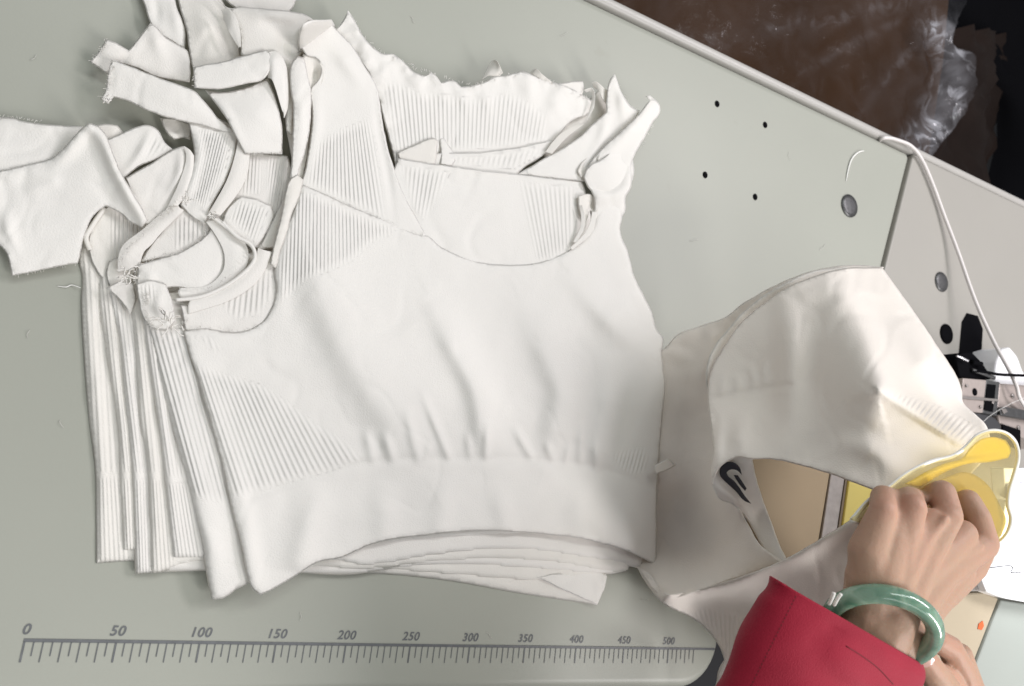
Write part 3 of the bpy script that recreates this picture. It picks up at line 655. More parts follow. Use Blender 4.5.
# g2 / g3 back panels above the neckline
panel('neck_back_panel', [(396, 150), (408, 154), (438, 153), (480, 152), (520, 147), (552, 140), (556, 146), (540, 158), (520, 172), (518, 182), (450, 178), (396, 170)], lv(26.5), g[2], ribs=[([(444, 156), (480, 155), (520, 150), (545, 145), (535, 158), (514, 170), (480, 167), (444, 163)], fan((446, 150), (442, 175), (546, 150), (538, 175), 19))], ridges=[([(438, 154), (480, 153), (552, 141)], 3, [1.2]*3)], drop=2, dw=4)
panel('folded_facing', [(397, 152), (415, 145), (434, 138), (438, 140), (437, 152), (435, 166), (400, 161)], lv(28.5, tilt=[(400, 155, 0), (436, 140, 3), (436, 164, 1)]), g[2], drop=2, dw=4, mat=CREAM_SHADE)
panel('folded_facing', [(438, 138), (444, 138), (452, 150), (456, 160), (452, 167), (440, 165), (441, 150)], lv(28.5), g[2], drop=2, dw=4)
panel('raised_back_panel', [(333, 32), (339, 26), (345, 17), (348, 10), (352, 16), (362, 34), (373, 47), (384, 54), (394, 54), (404, 62), (414, 72), (424, 76), (431, 72), (436, 76), (441, 83), (450, 80), (455, 81), (461, 87), (474, 85), (484, 82), (494, 77), (508, 75), (522, 71), (528, 73), (545, 80), (560, 84), (578, 92), (588, 98), (594, 104), (588, 114), (570, 122), (556, 140), (545, 150), (440, 170), (398, 175), (384, 120), (372, 80), (352, 50)],
    lv(23.5, tilt=[(400, 170, 0), (550, 150, 0), (345, 12, 14), (430, 72, 10), (520, 72, 12), (590, 100, 10), (480, 120, 5)]), g[3],
    ridges=[([(392, 58), (382, 74), (378, 90)], 5, 2), ([(431, 72), (442, 90), (448, 110)], 6, 2.5), ([(452, 82), (462, 96), (468, 118)], 6, 2.2), ([(526, 74), (530, 90), (528, 110)], 8, 2.5), ([(405, 62), (418, 84), (425, 104)], 6, 1.8), ([(352, 16), (366, 48), (376, 74)], 9, 3), ([(478, 86), (486, 100), (488, 120)], 6, 2), ([(560, 86), (556, 104), (545, 120)], 8, 2.5)],
    ribs=[([(382, 80), (398, 82), (420, 92), (450, 94), (480, 98), (508, 92), (535, 104), (548, 118), (548, 142), (500, 148), (440, 152), (398, 160), (390, 130)], fan((380, 80), (392, 165), (560, 90), (548, 150), 40))], drop=2.5, dw=5, s=2.8, frill=2.5)
loft('edge_curl', [[(494, 60, 34), (497, 61, 40), (500, 66, 42), (503, 73, 38)], [(490, 64, 30), (495, 66, 36), (498, 71, 38), (500, 76, 34)], [(482, 80, 28), (488, 76, 32), (495, 77, 34), (502, 80, 32)]], g[3], CREAM_SHADE)
loft('edge_curl', [[(533, 70, 32), (537, 69, 38), (542, 74, 40), (552, 82, 36)], [(530, 74, 30), (534, 75, 34), (540, 79, 36), (548, 86, 34)]], g[3], CREAM_SHADE)
panel('edge_flap', [(556, 84), (568, 82), (583, 81), (584, 88), (582, 96), (572, 94), (560, 88)], lv(36), g[3], drop=1.5, dw=3, s=2, mat=WARM_SHADE)
loft('edge_curl', [[(584, 90, 40), (592, 88, 44), (595, 96, 44), (594, 108, 42)], [(586, 92, 36), (591, 92, 40), (592, 100, 40), (586, 122, 36)]], g[3], WHITE)
loft('edge_curl', [[(592, 82, 34), (597, 82, 38), (604, 88, 40), (609, 92, 38)], [(594, 88, 32), (598, 90, 36), (602, 98, 38), (606, 104, 36)]], g[2], CREAM_SHADE)
panel('inner_facing', [(545, 150), (553, 138), (560, 126), (572, 118), (586, 104), (600, 88), (612, 92), (608, 112), (596, 124), (575, 142), (545, 162)], lv(22), g[4], mat=CREAM_SHADE, drop=1.5, dw=3, ridges=[([(556, 148), (580, 124), (600, 100)], 6, 3)])
loft('facing_edge', [[(545, 152, 30), (560, 134, 32), (578, 124, 34)], [(552, 154, 33), (566, 138, 35), (584, 124, 37)]], g[4], CREAM_SHADE)

# ---------------- left armhole, rims and linings of the lower tops
panel('armhole_lining', [(105, 208), (118, 203), (140, 200), (160, 215), (150, 240), (138, 262), (130, 285), (105, 280), (92, 262), (88, 240), (94, 222)], lv(11.5), g[6], mat=CREAM_SHADE, ribs=[([(108, 210), (140, 212), (150, 230), (125, 280), (108, 270)], fan((108, 200), (108, 280), (150, 200), (146, 280), 10))], drop=2, dw=4)
cord('armhole_rim', [(104, 208, 13), (92, 226, 14), (86, 238, 14), (90, 250, 13)], 1.6, CREAM_SHADE, g[6])
panel('armhole_lining', [(108, 262), (122, 256), (140, 256), (132, 285), (136, 300), (112, 290), (106, 275)], lv(14.5), g[5], mat=CREAM_SHADE, drop=2, dw=4, ridges=[([(112, 262), (118, 275), (116, 288)], 4, 2)])
def rim(parent, pts, r, mat=WHITE): return cord('armhole_rim', pts, r, mat, parent, res=10)
loft('armhole_band', [[(118, 272, 20), (118, 258, 21), (124, 244, 22), (142, 230, 23), (158, 216, 24), (176, 202, 25)], [(128, 270, 24), (128, 256, 26), (136, 245, 27), (152, 232, 28), (166, 220, 29), (180, 208, 29)], [(140, 264, 22), (144, 252, 23), (152, 244, 24), (162, 232, 25), (172, 222, 26), (184, 210, 26)]], g[4], CREAM_SHADE, nu=8)
panel('armhole_lining', [(140, 262), (150, 246), (165, 226), (180, 206), (205, 204), (225, 218), (222, 240), (195, 252), (165, 258)], lv(22.5), g[4], mat=WARM_SHADE, ribs=[([(172, 220), (195, 208), (218, 222), (216, 236), (195, 246), (172, 252)], fan((172, 205), (172, 260), (222, 205), (220, 260), 11))], drop=1.5, dw=4)
panel('armhole_lining', [(138, 265), (160, 258), (180, 252), (196, 243), (205, 236), (213, 226), (222, 238), (229, 256), (228, 272), (215, 284), (198, 291), (178, 287), (150, 290), (136, 285)], lv(27), g[3], mat=WHITE, drop=2.5, dw=5, ridges=[([(142, 268), (150, 276), (152, 288)], 5, 1.6), ([(225, 245), (226, 268), (205, 286)], 6, -2)])
loft('armhole_band', [[(206, 222, 29), (216, 236, 29), (224, 254, 28), (222, 272, 27), (206, 286, 27), (180, 288, 27)], [(212, 220, 33), (226, 234, 33), (236, 252, 32), (232, 274, 31), (212, 290, 31), (178, 292, 30)], [(218, 218, 30), (236, 232, 29), (248, 250, 29), (244, 270, 28), (218, 292, 28), (180, 298, 28)]], g[2], WHITE, nu=8)
rim(g[2], [(222, 222, 34), (236, 236, 35), (250, 244, 35), (255, 254, 34), (252, 264, 33), (240, 276, 33), (222, 288, 32), (200, 297, 32), (176, 300, 31)], 1.3)
rim(g[3], [(208, 214, 33), (224, 226, 34), (240, 238, 34), (252, 246, 34), (255, 258, 33)], 1.2)
loft('armhole_band', [[(258, 248, 32), (254, 262, 32), (240, 276, 32), (220, 290, 31), (190, 300, 31)], [(264, 250, 35), (260, 264, 35), (245, 282, 34), (222, 296, 33), (188, 306, 33)], [(272, 252, 33), (264, 272, 32), (250, 288, 32), (226, 302, 32), (188, 314, 31)]], g[1], WARM_SHADE)
# knotted fluff where the side seams meet
def fluff(parent, cx, cy, h, r, n, mat=WARM_SHADE):
    for k in range(n):
        a = random.random()*6.28; pts = []
        x, y, z = cx+random.uniform(-r, r)*.5, cy+random.uniform(-r, r)*.5, h
        for q in range(5):
            pts.append((x, y, z)); a += random.uniform(-1.1, 1.1); x += math.cos(a)*r*.35; y += math.sin(a)*r*.35; z += random.uniform(-1.5, 1.8)
        yield pts
def fluff_obj(name, parent, cx, cy, h, r, n, rad=.55, mat=WARM_SHADE):
    bm = bmesh.new()
    for pts in fluff(parent, cx, cy, h, r, n):
        A = [Vector(P(*q).tolist()) for q in pts]
        prev = None
        for i, p in enumerate(A):
            t = (A[min(i+1, 4)]-A[max(i-1, 0)]).normalized(); a = t.orthogonal().normalized(); b_ = t.cross(a)
            ring = [bm.verts.new(p+(a*math.cos(k*1.2566)+b_*math.sin(k*1.2566))*rad*.001) for k in range(5)]
            if prev:
                for k in range(5): bm.faces.new((prev[k], prev[(k+1) % 5], ring[(k+1) % 5], ring[k]))
            prev = ring
    return from_bm(bm, name, mat, parent, True)
fluff_obj('loose_threads', g[1], 168, 322, 33, 11, 16, .4); fluff_obj('loose_threads', g[2], 128, 274, 27, 8, 12, .4)
fluff_obj('loose_threads', g[4], 187, 200, 31, 6, 10, .35); fluff_obj('loose_threads', g[2], 212, 214, 34, 5, 8, .35)
fluff_obj('loose_threads', g[5], 105, 98, 30, 4, 6, .4)
def fray(parent, pts, h, n, ln=3.0, rad=.16, mat=WHITE):
    q = catmull(pts, False, 2, corner=80); bm = bmesh.new(); h = squash(h)
    for k in range(n):
        i = random.randrange(len(q)-1); t = q[i+1]-q[i]; t = t/(np.linalg.norm(t)+1e-9); nn_ = np.array([t[1], -t[0]])*random.choice((-1, 1, 1))
        x, y = q[i]; z = h+random.uniform(-1, 1); d = nn_+t*random.uniform(-1, 1); A = []
        for m in range(4):
            A.append(Vector(P(x, y, max(z, .6)).tolist())); d = d+np.array([random.uniform(-.5, .5), random.uniform(-.5, .5)]); d /= np.linalg.norm(d)
            s_ = ln*random.uniform(.15, .45); x += d[0]*s_; y += d[1]*s_; z += random.uniform(-.5, .6)
        prev = None
        for m, p in enumerate(A):
            tt = (A[min(m+1, 3)]-A[max(m-1, 0)]).normalized(); aa = tt.orthogonal().normalized(); bb = tt.cross(aa)
            ring = [bm.verts.new(p+(aa*math.cos(w_*2.094)+bb*math.sin(w_*2.094))*rad*.001) for w_ in range(3)]
            if prev:
                for w_ in range(3): bm.faces.new((prev[w_], prev[(w_+1) % 3], ring[(w_+1) % 3], ring[w_]))
            prev = ring
    return from_bm(bm, 'frayed_edge', mat, parent, True)
fray(g[5], [(113, 61), (110, 78), (106, 90), (101, 98)], 31, 40, 4)
fray(g[4], [(108, 39), (98, 52), (90, 62)], 22, 26, 3); fray(g[6], [(-5, 117), (12, 118), (45, 123)], 14, 30, 3)
fray(g[3], [(348, 11), (362, 34), (384, 54), (404, 62), (430, 73), (450, 80), (474, 85), (508, 75), (545, 80), (590, 100)], 38, 130, 3)
fray(g[1], [(614, 75), (622, 92), (640, 112), (659, 102), (652, 124), (634, 158)], 42, 40, 2.4)
fray(g[1], [(183, 331), (205, 328), (245, 331), (262, 322)], 34, 40, 2.6); fray(g[1], [(302, 184), (350, 206), (390, 222), (428, 237)], 35, 40, 2.2)
fray(g[2], [(136, 284), (138, 266), (165, 256), (196, 243), (210, 226)], 32, 80, 3.4); fray(g[4], [(120, 262), (140, 236), (175, 205), (190, 190)], 28, 80, 3.4)
fray(g[3], [(176, 286), (205, 290), (232, 274), (248, 250), (222, 222)], 33, 60, 2.6); fray(g[1], [(146, 292), (150, 325), (172, 330), (190, 320)], 33, 80, 3.6)
fray(g[3], [(194, 66), (194, 88)], 44, 14, 2.4); fray(g[3], [(246, 154), (282, 154)], 33, 24, 2.4); fray(g[5], [(82, 262), (50, 268), (12, 276)], 8, 24, 2.6)
panel('side_flap', [(136, 284), (150, 280), (166, 284), (172, 300), (176, 320), (168, 330), (150, 328), (142, 315)], lv(30.5), g[2], mat=WHITE, drop=2.5, dw=5, ribs=[([(138, 284), (156, 282), (158, 302), (140, 304)], fan((138, 284), (140, 305), (158, 284), (160, 305), 5))], ridges=[([(160, 290), (158, 305), (166, 320)], 5, 2.5)])
panel('side_flap', [(106, 288), (118, 282), (134, 284), (136, 300), (130, 315), (120, 300)], lv(22), g[4], mat=WARM_SHADE, drop=2, dw=4)

# ---------------- ribbed straps between the armholes and the upper left ribbons
panel('ribbed_strap', [(188, 120), (215, 118), (238, 128), (236, 150), (226, 180), (212, 205), (205, 225), (190, 215), (180, 205), (188, 180), (194, 155)], lv(27), g[3], ribs=[([(198, 128), (234, 132), (226, 170), (206, 210), (188, 200), (198, 160)], fan((202, 120), (184, 215), (240, 130), (214, 220), 13))], ridges=[([(194, 124), (200, 150), (192, 185), (184, 205)], 4, 2.5)], drop=2.5, dw=5)
panel('ribbed_strap', [(238, 130), (246, 150), (262, 153), (288, 156), (294, 175), (286, 205), (276, 235), (262, 250), (250, 246), (226, 222), (210, 208), (222, 190), (232, 165)], lv(23), g[4], mat=WARM_SHADE, ribs=[([(245, 152), (262, 155), (262, 195), (240, 196), (240, 175)], fan((244, 150), (240, 200), (264, 150), (262, 200), 6)), ([(266, 155), (290, 158), (284, 215), (268, 240), (255, 240), (268, 205)], fan((266, 150), (258, 240), (296, 155), (276, 245), 9))], drop=2, dw=4)
panel('ribbed_strap', [(240, 196), (252, 198), (272, 206), (274, 215), (264, 236), (254, 250), (236, 236), (222, 222), (228, 208)], lv(27.5), g[2], ribs=[([(240, 198), (270, 208), (256, 245), (228, 218)], fan((236, 196), (226, 235), (278, 208), (262, 250), 11))], drop=2.5, dw=5)
loft('strap_edge_band', [[(240, 128, 30), (235, 155, 30), (226, 182, 29), (208, 214, 29)], [(244, 134, 33), (241, 160, 32), (231, 186, 32), (214, 214, 31)], [(250, 150, 30), (247, 175, 29), (236, 196, 29), (220, 216, 29)]], g[3], CREAM_SHADE, nu=8)
panel('strap_lining', [(125, 178), (150, 164), (176, 148), (184, 146), (190, 156), (186, 180), (176, 200), (166, 212), (150, 226), (140, 220), (134, 200)], lv(24), g[5], mat=WARM_SHADE, drop=2, dw=5, ridges=[([(181, 150), (180, 170), (168, 198)], 4, 3)])
panel('strap_lining', [(106, 140), (122, 133), (146, 125), (156, 128), (165, 142), (173, 149), (160, 158), (140, 166), (122, 180), (112, 165)], lv(20), g[5], drop=2.5, dw=5, ridges=[([(152, 128), (142, 150), (124, 176)], 4, 3)], ribs=[([(154, 132), (170, 148), (150, 158), (136, 164)], fan((150, 130), (134, 170), (174, 145), (156, 170), 5))])
loft('strap_edge_band', [[(184, 146, 27), (186, 160, 27), (178, 185, 27), (166, 210, 26)], [(190, 150, 30), (190, 168, 30), (183, 190, 30), (172, 206, 29)], [(194, 156, 27), (192, 178, 27), (186, 194, 27), (178, 206, 27)]], g[4], CREAM_SHADE)
# ribbons to the left
panel('strap', [(-25, 116), (-5, 117), (12, 118), (22, 121), (45, 124), (70, 126), (86, 127), (80, 136), (66, 150), (52, 160), (20, 168), (-25, 178)], lv(11, tilt=[(-25, 140, 0), (80, 130, 6)]), g[6], drop=3.5, dw=6, mat=WHITE, ridges=[([(-5, 120), (45, 128), (84, 130)], 5, 1.5)])
panel('strap', [(92, 126), (105, 124), (118, 125), (123, 133), (118, 142), (106, 142)], lv(16), g[6], mat=CREAM_SHADE, drop=3, dw=5, ridges=[([(116, 126), (114, 138)], 4, 2)])
panel('strap_ribbon', [(-25, 176), (0, 171), (25, 165), (52, 158), (66, 145), (80, 130), (88, 123), (96, 125), (104, 132), (110, 145), (118, 165), (130, 188), (144, 212), (148, 220), (142, 227), (130, 222), (118, 212), (106, 206), (94, 215), (86, 232), (78, 263), (50, 268), (12, 276), (4, 250), (-25, 235)],
    lv(17, tilt=[(-25, 200, -4), (20, 270, -4), (95, 130, 12), (110, 170, 9), (143, 220, 6), (60, 220, 0), (50, 165, 2)]), g[6],
    ridges=[([(92, 127), (104, 144), (116, 172), (130, 198), (144, 222)], (6, 10), [3, 6, 7, 7, 5]), ([(86, 128), (70, 148), (54, 166)], 7, [3, 3.5, 1]), ([(-10, 178), (30, 172), (52, 180), (20, 195)], 7, 1.5), ([(0, 205), (8, 230), (14, 270)], 8, 3)], drop=4, dw=6, s=3)
# upper-left cut strap ends
panel('strap_end', [(90, 62), (98, 52), (107, 39), (118, 44), (129, 50), (138, 38), (150, 23), (158, 28), (162, 34), (175, 43), (189, 53), (191, 70), (190, 82), (160, 78), (130, 66), (113, 62), (108, 75), (98, 68)], lv(14, tilt=[(90, 62, 2), (107, 40, 8), (150, 25, 8), (180, 70, 6)]), g[4], mat=WARM_SHADE, drop=3, dw=5, ridges=[([(152, 26), (156, 40), (164, 60)], 7, 3), ([(129, 52), (122, 62), (116, 66)], 4, -2)])
panel('strap', [(138, -12), (172, -12), (178, 10), (186, 30), (185, 50), (172, 42), (160, 34), (150, 23), (146, 10)], lv(12, tilt=[(140, 0, 0), (180, 40, 5)]), g[5], drop=3.5, dw=5, ridges=[([(154, -8), (157, 12), (158, 26)], 4, -2), ([(170, -8), (176, 20), (180, 40)], 6, 2)])
panel('strap', [(176, -12), (218, -12), (228, 14), (237, 40), (241, 58), (226, 66), (205, 70), (193, 68), (189, 50), (186, 28), (180, 8)], lv(18, tilt=[(180, 0, 0), (240, 50, 8), (190, 60, 6), (215, 10, 4)]), g[4], mat=CREAM_SHADE, drop=3.5, dw=6, ridges=[([(200, 0), (206, 30), (212, 62)], 12, 4)])
panel('strap', [(222, -20), (300, -20), (292, 9), (280, 16), (240, 10), (226, 0)], lv(26), g[5], mat=WARM_SHADE, ridges=[([(244, -16), (248, 8)], 5, 2.5), ([(270, -16), (274, 10)], 6, 2)], drop=3, dw=5)
panel('strap', [(214, -4), (222, 4), (232, 8), (238, 6), (255, 8), (269, 9), (288, 11), (304, 14), (314, 20), (306, 24), (302, 32), (300, 50), (296, 62), (290, 66), (276, 58), (266, 53), (252, 56), (241, 56), (240, 39), (237, 24), (230, 12)],
    lv(37, tilt=[(225, 4, 0), (305, 18, 4), (240, 50, 2), (290, 60, -2), (270, 30, 7)]), g[2], mat=WARM_SHADE, ridges=[([(240, 10), (270, 14), (304, 20)], 6, 4), ([(258, 22), (262, 54)], 8, 2.5), ([(282, 24), (286, 44), (290, 62)], 7, -4)], drop=3, dw=5)
loft('strap_ring', [[(221, 10, 44), (228, 8, 50), (235, 16, 52), (240, 30, 51), (241, 47, 47)], [(223, 14, 43), (227, 15, 47), (232, 22, 50), (236, 34, 49), (239, 47, 46)], [(224, 20, 42), (226, 24, 44), (229, 32, 46), (234, 40, 46), (239, 48, 45)]], g[2], WHITE)
panel('strap_underside', [(281, 42), (296, 36), (302, 48), (296, 70), (294, 100), (292, 135), (286, 130), (286, 90), (280, 60)], lv(35), g[2], mat=CREAM_SHADE, drop=2, dw=4, ridges=[([(290, 50), (290, 90), (289, 120)], 4, -3)])
panel('strap_end', [(112, 60), (130, 66), (160, 78), (180, 85), (195, 91), (206, 103), (218, 118), (236, 131), (232, 134), (215, 129), (196, 124), (180, 121), (160, 115), (145, 109), (128, 101), (114, 97), (108, 104), (100, 99), (104, 93), (106, 88), (108, 72)], lv(27, tilt=[(110, 80, 2), (170, 100, 6), (220, 125, 2), (110, 100, 0)]), g[5], drop=3, dw=5, ridges=[([(113, 62), (112, 80), (110, 96)], 2.5, -1.2), ([(150, 92), (190, 105), (225, 128)], 10, 2)])
panel('strap_loop', [(205, 90), (222, 92), (250, 86), (268, 78), (276, 100), (282, 125), (282, 154), (262, 154), (245, 154), (236, 138), (226, 118), (214, 102)], lv(34, tilt=[(210, 92, 0), (275, 80, 2), (280, 150, -2), (245, 150, 0), (250, 120, 5)]), g[3], drop=3, dw=5, ridges=[([(208, 92), (226, 112), (244, 150)], 4, 2), ([(232, 104), (258, 112), (280, 132)], 10, 2)])
panel('strap_end', [(193, 67), (220, 62), (250, 54), (266, 50), (271, 54), (269, 72), (264, 79), (245, 84), (220, 89), (194, 88)], lv(42, tilt=[(194, 78, -2), (268, 65, 4)]), g[3], drop=2.5, dw=4, ridges=[([(196, 68), (197, 86)], 2.5, 1.2)])
loft('strap_loop_side', [[(269, 52, 46), (278, 52, 44), (286, 66, 42), (289, 86, 40), (288, 106, 38), (284, 118, 38)], [(267, 62, 46), (274, 62, 49), (281, 74, 47), (284, 90, 45), (285, 104, 42), (284, 116, 40)], [(268, 78, 42), (272, 80, 47), (276, 90, 46), (279, 100, 44), (282, 110, 41), (284, 114, 39)]], g[3])
panel('strap_lining', [(160, 118), (172, 118), (192, 124), (190, 140), (184, 138), (174, 140), (166, 132)], lv(12), g[6], mat=CREAM_SHADE, drop=2, dw=4, ridges=[([(164, 122), (172, 136), (188, 132)], 4, 3)])
panel('strap_lining', [(284, 60), (302, 56), (312, 90), (310, 140), (300, 190), (288, 215), (276, 248), (258, 250), (280, 205), (292, 165), (286, 130)], lv(27.5), g[2], mat=CREAM_SHADE, drop=2, dw=5)
# ------------------------------------------------------------------ the top being sewn, draped over the machine arm
k2 = thing('draped_knit_top', 'white knit top pulled over the machine arm, black logo showing inside its hem', 'top')
panel('back_panel', [(652, 352), (662, 350), (677, 335), (700, 326), (725, 317), (745, 302), (780, 283), (815, 270), (850, 265), (884, 267), (872, 285), (830, 292), (800, 310), (760, 340), (735, 370), (725, 420), (722, 500), (735, 505), (748, 525), (760, 545), (783, 562), (740, 577), (700, 590), (668, 598), (652, 588), (640, 570), (630, 540), (634, 450)],
    [(652, 352, 14), (677, 335, 30), (725, 317, 60), (780, 283, 102), (850, 265, 146), (884, 267, 152), (830, 292, 138), (760, 340, 85), (730, 380, 70), (728, 450, 104), (730, 500, 112), (745, 525, 118), (765, 550, 136), (783, 562, 148), (740, 577, 108), (750, 590, 112), (668, 598, 66), (660, 480, 16), (640, 570, 16), (632, 450, 8), (692, 420, 34), (685, 500, 26), (700, 545, 46)],
    k2, mat=DRAPE, ridges=[([(715, 340), (695, 400), (690, 470)], 12, 5), ([(745, 308), (722, 345), (706, 380)], 7, -4)], drop=2, dw=5, nzamp=1.2)
HE = tps([(706, 400, 94), (712, 352, 96), (752, 306, 118), (785, 284, 138), (815, 272, 146), (850, 268, 152), (795, 290, 140), (765, 308, 122), (724, 356, 98)])
panel('inner_edge', [(712, 400), (706, 382), (711, 353), (729, 328), (751, 305), (783, 284), (815, 271), (850, 267), (836, 277), (800, 290), (768, 310), (744, 333), (727, 358), (714, 388)], lambda X: HE(X), k2, mat=CREAM_SHADE, drop=2, dw=4, ridges=[([(708, 385), (735, 335), (790, 290)], 5, -3)])  # cream tint carries the warm light on the turned inner edge
drape = [(708, 384), (713, 366), (722, 350), (738, 326), (760, 306), (790, 286), (815, 276), (845, 268), (882, 267), (900, 292), (920, 320), (940, 350), (958, 378), (962, 392), (963, 402), (975, 414), (986, 425), (990, 445), (975, 470), (940, 495), (905, 505), (885, 495), (860, 485), (830, 474), (800, 465), (770, 459), (752, 459), (736, 458), (724, 464), (716, 474), (712, 486), (711, 470), (713, 450), (711, 425), (708, 405)]
HD = tps([(708, 400, 100), (713, 366, 100), (738, 326, 114), (790, 286, 142), (845, 268, 156), (882, 267, 158), (920, 320, 182), (958, 378, 202), (963, 402, 206), (986, 425, 222), (975, 470, 232), (905, 505, 238), (860, 485, 214), (800, 465, 178), (752, 459, 152), (724, 464, 134), (712, 486, 124), (760, 400, 128), (840, 330, 172), (878, 390, 212), (820, 420, 176)])
panel('front_panel', drape, lambda X: HD(X), k2, mat=DRAPE,
    ridges=[([(836, 282), (846, 300), (862, 335), (872, 365), (878, 390)], (34, 16), [6, 11, 12, 12, 11]), ([(880, 390), (910, 410), (945, 430), (960, 452)], 12, [4, 5, 4, 1]), ([(786, 292), (790, 340), (794, 390), (788, 440)], (16, 22), [2, 7, 7, 3]),
            ([(800, 300), (828, 288), (850, 290)], 9, 3), ([(850, 398), (865, 392), (878, 386)], 6, 3), ([(812, 330), (808, 380), (812, 430)], 14, -5), ([(712, 399), (735, 394), (770, 387), (790, 385)], 3, [-1.6]*4),
            ([(735, 396), (738, 384), (736, 374)], 4, 2), ([(752, 392), (754, 378), (750, 366)], 4, 2.4), ([(766, 388), (764, 372), (768, 358)], 4, 2.2), ([(722, 398), (722, 386), (726, 374)], 4, 1.6), ([(720, 420), (718, 450), (716, 470)], 5, 3), ([(745, 410), (740, 440), (738, 458)], 9, 4), ([(880, 392), (930, 425), (965, 448)], (3, 14), [3, 3, 2]), ([(905, 330), (925, 360), (940, 390)], 12, 4), ([(830, 440), (870, 450), (910, 480)], 12, 4)],
    ribs=[([(882, 389), (905, 395), (922, 399), (945, 408), (982, 428), (962, 446), (935, 430), (905, 410)], fan((880, 392), (886, 380), (958, 452), (985, 425), 19))], drop=4, dw=7, s=3, nzamp=1.0, nzsc=.02)
HF = tps([(712, 460, 122), (735, 458, 138), (750, 459, 150), (716, 492, 118), (748, 525, 118), (784, 563, 148), (765, 510, 128)])
panel('hem_facing', [(714, 462), (724, 458), (738, 454), (752, 456), (754, 468), (757, 480), (762, 497), (771, 522), (780, 545), (787, 560), (783, 564), (771, 556), (760, 543), (748, 521), (733, 505), (720, 499), (714, 490), (711, 478)], lambda X: HF(X)-3, k2, ridges=[([(716, 470), (718, 486), (735, 500), (760, 535)], 5, 3)], drop=2.5, dw=5, s=2.4)
def lg(pts): return [(700+x/5.28, 430+y/5.28) for x, y in pts]
LG1 = [(103, 212), (116, 186), (136, 172), (160, 168), (185, 175), (208, 196), (222, 238), (196, 214), (172, 208), (150, 214), (140, 226), (150, 245), (180, 270), (205, 300), (235, 345), (271, 390), (232, 372), (190, 325), (150, 288), (122, 262), (106, 240)]
LG2 = [(178, 238), (200, 240), (222, 272), (246, 308), (238, 322), (212, 292), (192, 262)]
for q in (LG1, LG2): panel('logo_print', lg(q), lambda X: HF(X)+1.6, k2, mat=LOGO, drop=0, s=1.4, thick=.2, wob=0, nzamp=0, bead=False)
HB = tps([(636, 566, 14), (655, 585, 40), (668, 595, 70), (740, 577, 120), (783, 560, 150), (850, 520, 196), (885, 500, 224), (960, 520, 240), (1003, 545, 238), (960, 592, 232), (930, 625, 224), (706, 628, 38), (722, 645, 48), (716, 680, 44), (780, 640, 118), (850, 620, 180), (850, 700, 150), (690, 605, 50)])
panel('under_band', [(636, 566), (648, 572), (658, 585), (667, 593), (690, 592), (715, 585), (740, 577), (762, 569), (783, 560), (815, 542), (850, 520), (880, 500), (930, 505), (985, 530), (1001, 541), (1000, 551), (987, 570), (965, 590), (950, 606), (935, 624), (905, 650), (850, 715), (780, 730), (706, 710), (716, 682), (719, 668), (724, 660), (719, 646), (709, 632), (695, 620), (680, 612), (664, 604), (652, 592)],
    lambda X: HB(X), k2, mat=DRAPE, ridges=[([(668, 597), (700, 592), (745, 578), (790, 560), (850, 524)], (9, 14), [5, 8, 9, 8, 4]), ([(700, 610), (740, 612), (790, 600)], 12, -4), ([(722, 640), (722, 660), (716, 690)], 5, 3)],
    ribs=[([(690, 614), (705, 606), (745, 612), (770, 625), (740, 690), (718, 690), (724, 655), (712, 632)], fan((688, 600), (706, 660), (770, 600), (742, 690), 15))], drop=3, dw=6, s=3, nzamp=1.0)
panel('side_facing', [(660, 462), (668, 458), (676, 465), (664, 472), (656, 474), (654, 466)], 36, k2, mat=CREAM_SHADE, drop=2, dw=3, s=2)

# ------------------------------------------------------------------ sewing machine
mc = thing('sewing_machine', 'tan enamelled sewing machine with steel parts under the draped top at the right edge', 'sewing machine')
ARM = 96
prism('arm_cover', [(744, 445), (836, 440), (816, 560), (812, 585), (780, 570), (757, 530), (746, 490)], ARM, ARM-10, TAN, mc, bev=2)
prism('arm_post', [(800, 445), (830, 445), (822, 500), (805, 500)], ARM-10.5, -60, DARKMETAL, mc, bev=2)
prism('steel_strip', [(837.5, 430), (852, 430), (833, 560), (829, 590), (814, 590), (818.5, 560)], ARM+1, ARM-10, GREYMETAL, mc, bev=1)
prism('strip_edge', [(852.6, 430), (856, 430), (838, 560), (833.8, 560)], ARM+2, ARM-10, simple('bronze_edge', (.12, .09, .06), rough=.4), mc, bev=.5)
y_ = prism('yellow_guard', [(856.5, 430), (905, 430), (905, 560), (838.6, 560)], ARM+4, ARM-4, YELLOWF, mc, bev=1)
prism('black_insert', [(739, 452), (752, 452), (748.5, 482), (744, 482)], ARM+3, ARM-15, BLACK, mc, bev=0)
prism('bed_panel', [(952, 594), (985, 592), (999, 598), (974, 662), (962, 720), (890, 730), (932, 630)], 165, 60, TAN2, mc, bev=1.5)
p = prism('bed_plate', [(1001, 600), (1080, 612), (1080, 760), (955, 760), (976, 664)], 165, 60, GREENGREY, mc, bev=1.5); p['label'] = 'grey green plate beside the tan panel'
prism('bed_foot', [(930, 560), (1060, 560), (1060, 740), (900, 740)], 55, -60, DARKMETAL, mc, bev=2)
prism('orange_mark', [(979, 624), (983, 621), (984, 626), (982, 630), (978, 629)], 165.6, 165.1, ORANGE, mc, bev=0, curve=True)
prism('steel_edge', [(955, 584), (968, 572), (981, 570), (987, 591), (958, 592)], 172, 150, GREYMETAL, mc, bev=1)
prism('needle_plate', [(1004, 468), (1090, 468), (1090, 612), (1024, 602), (1007, 599), (997, 596), (987, 592), (981, 577), (985, 560), (1000, 540), (1007, 500)], 178, 166, PAPER, mc, bev=1)
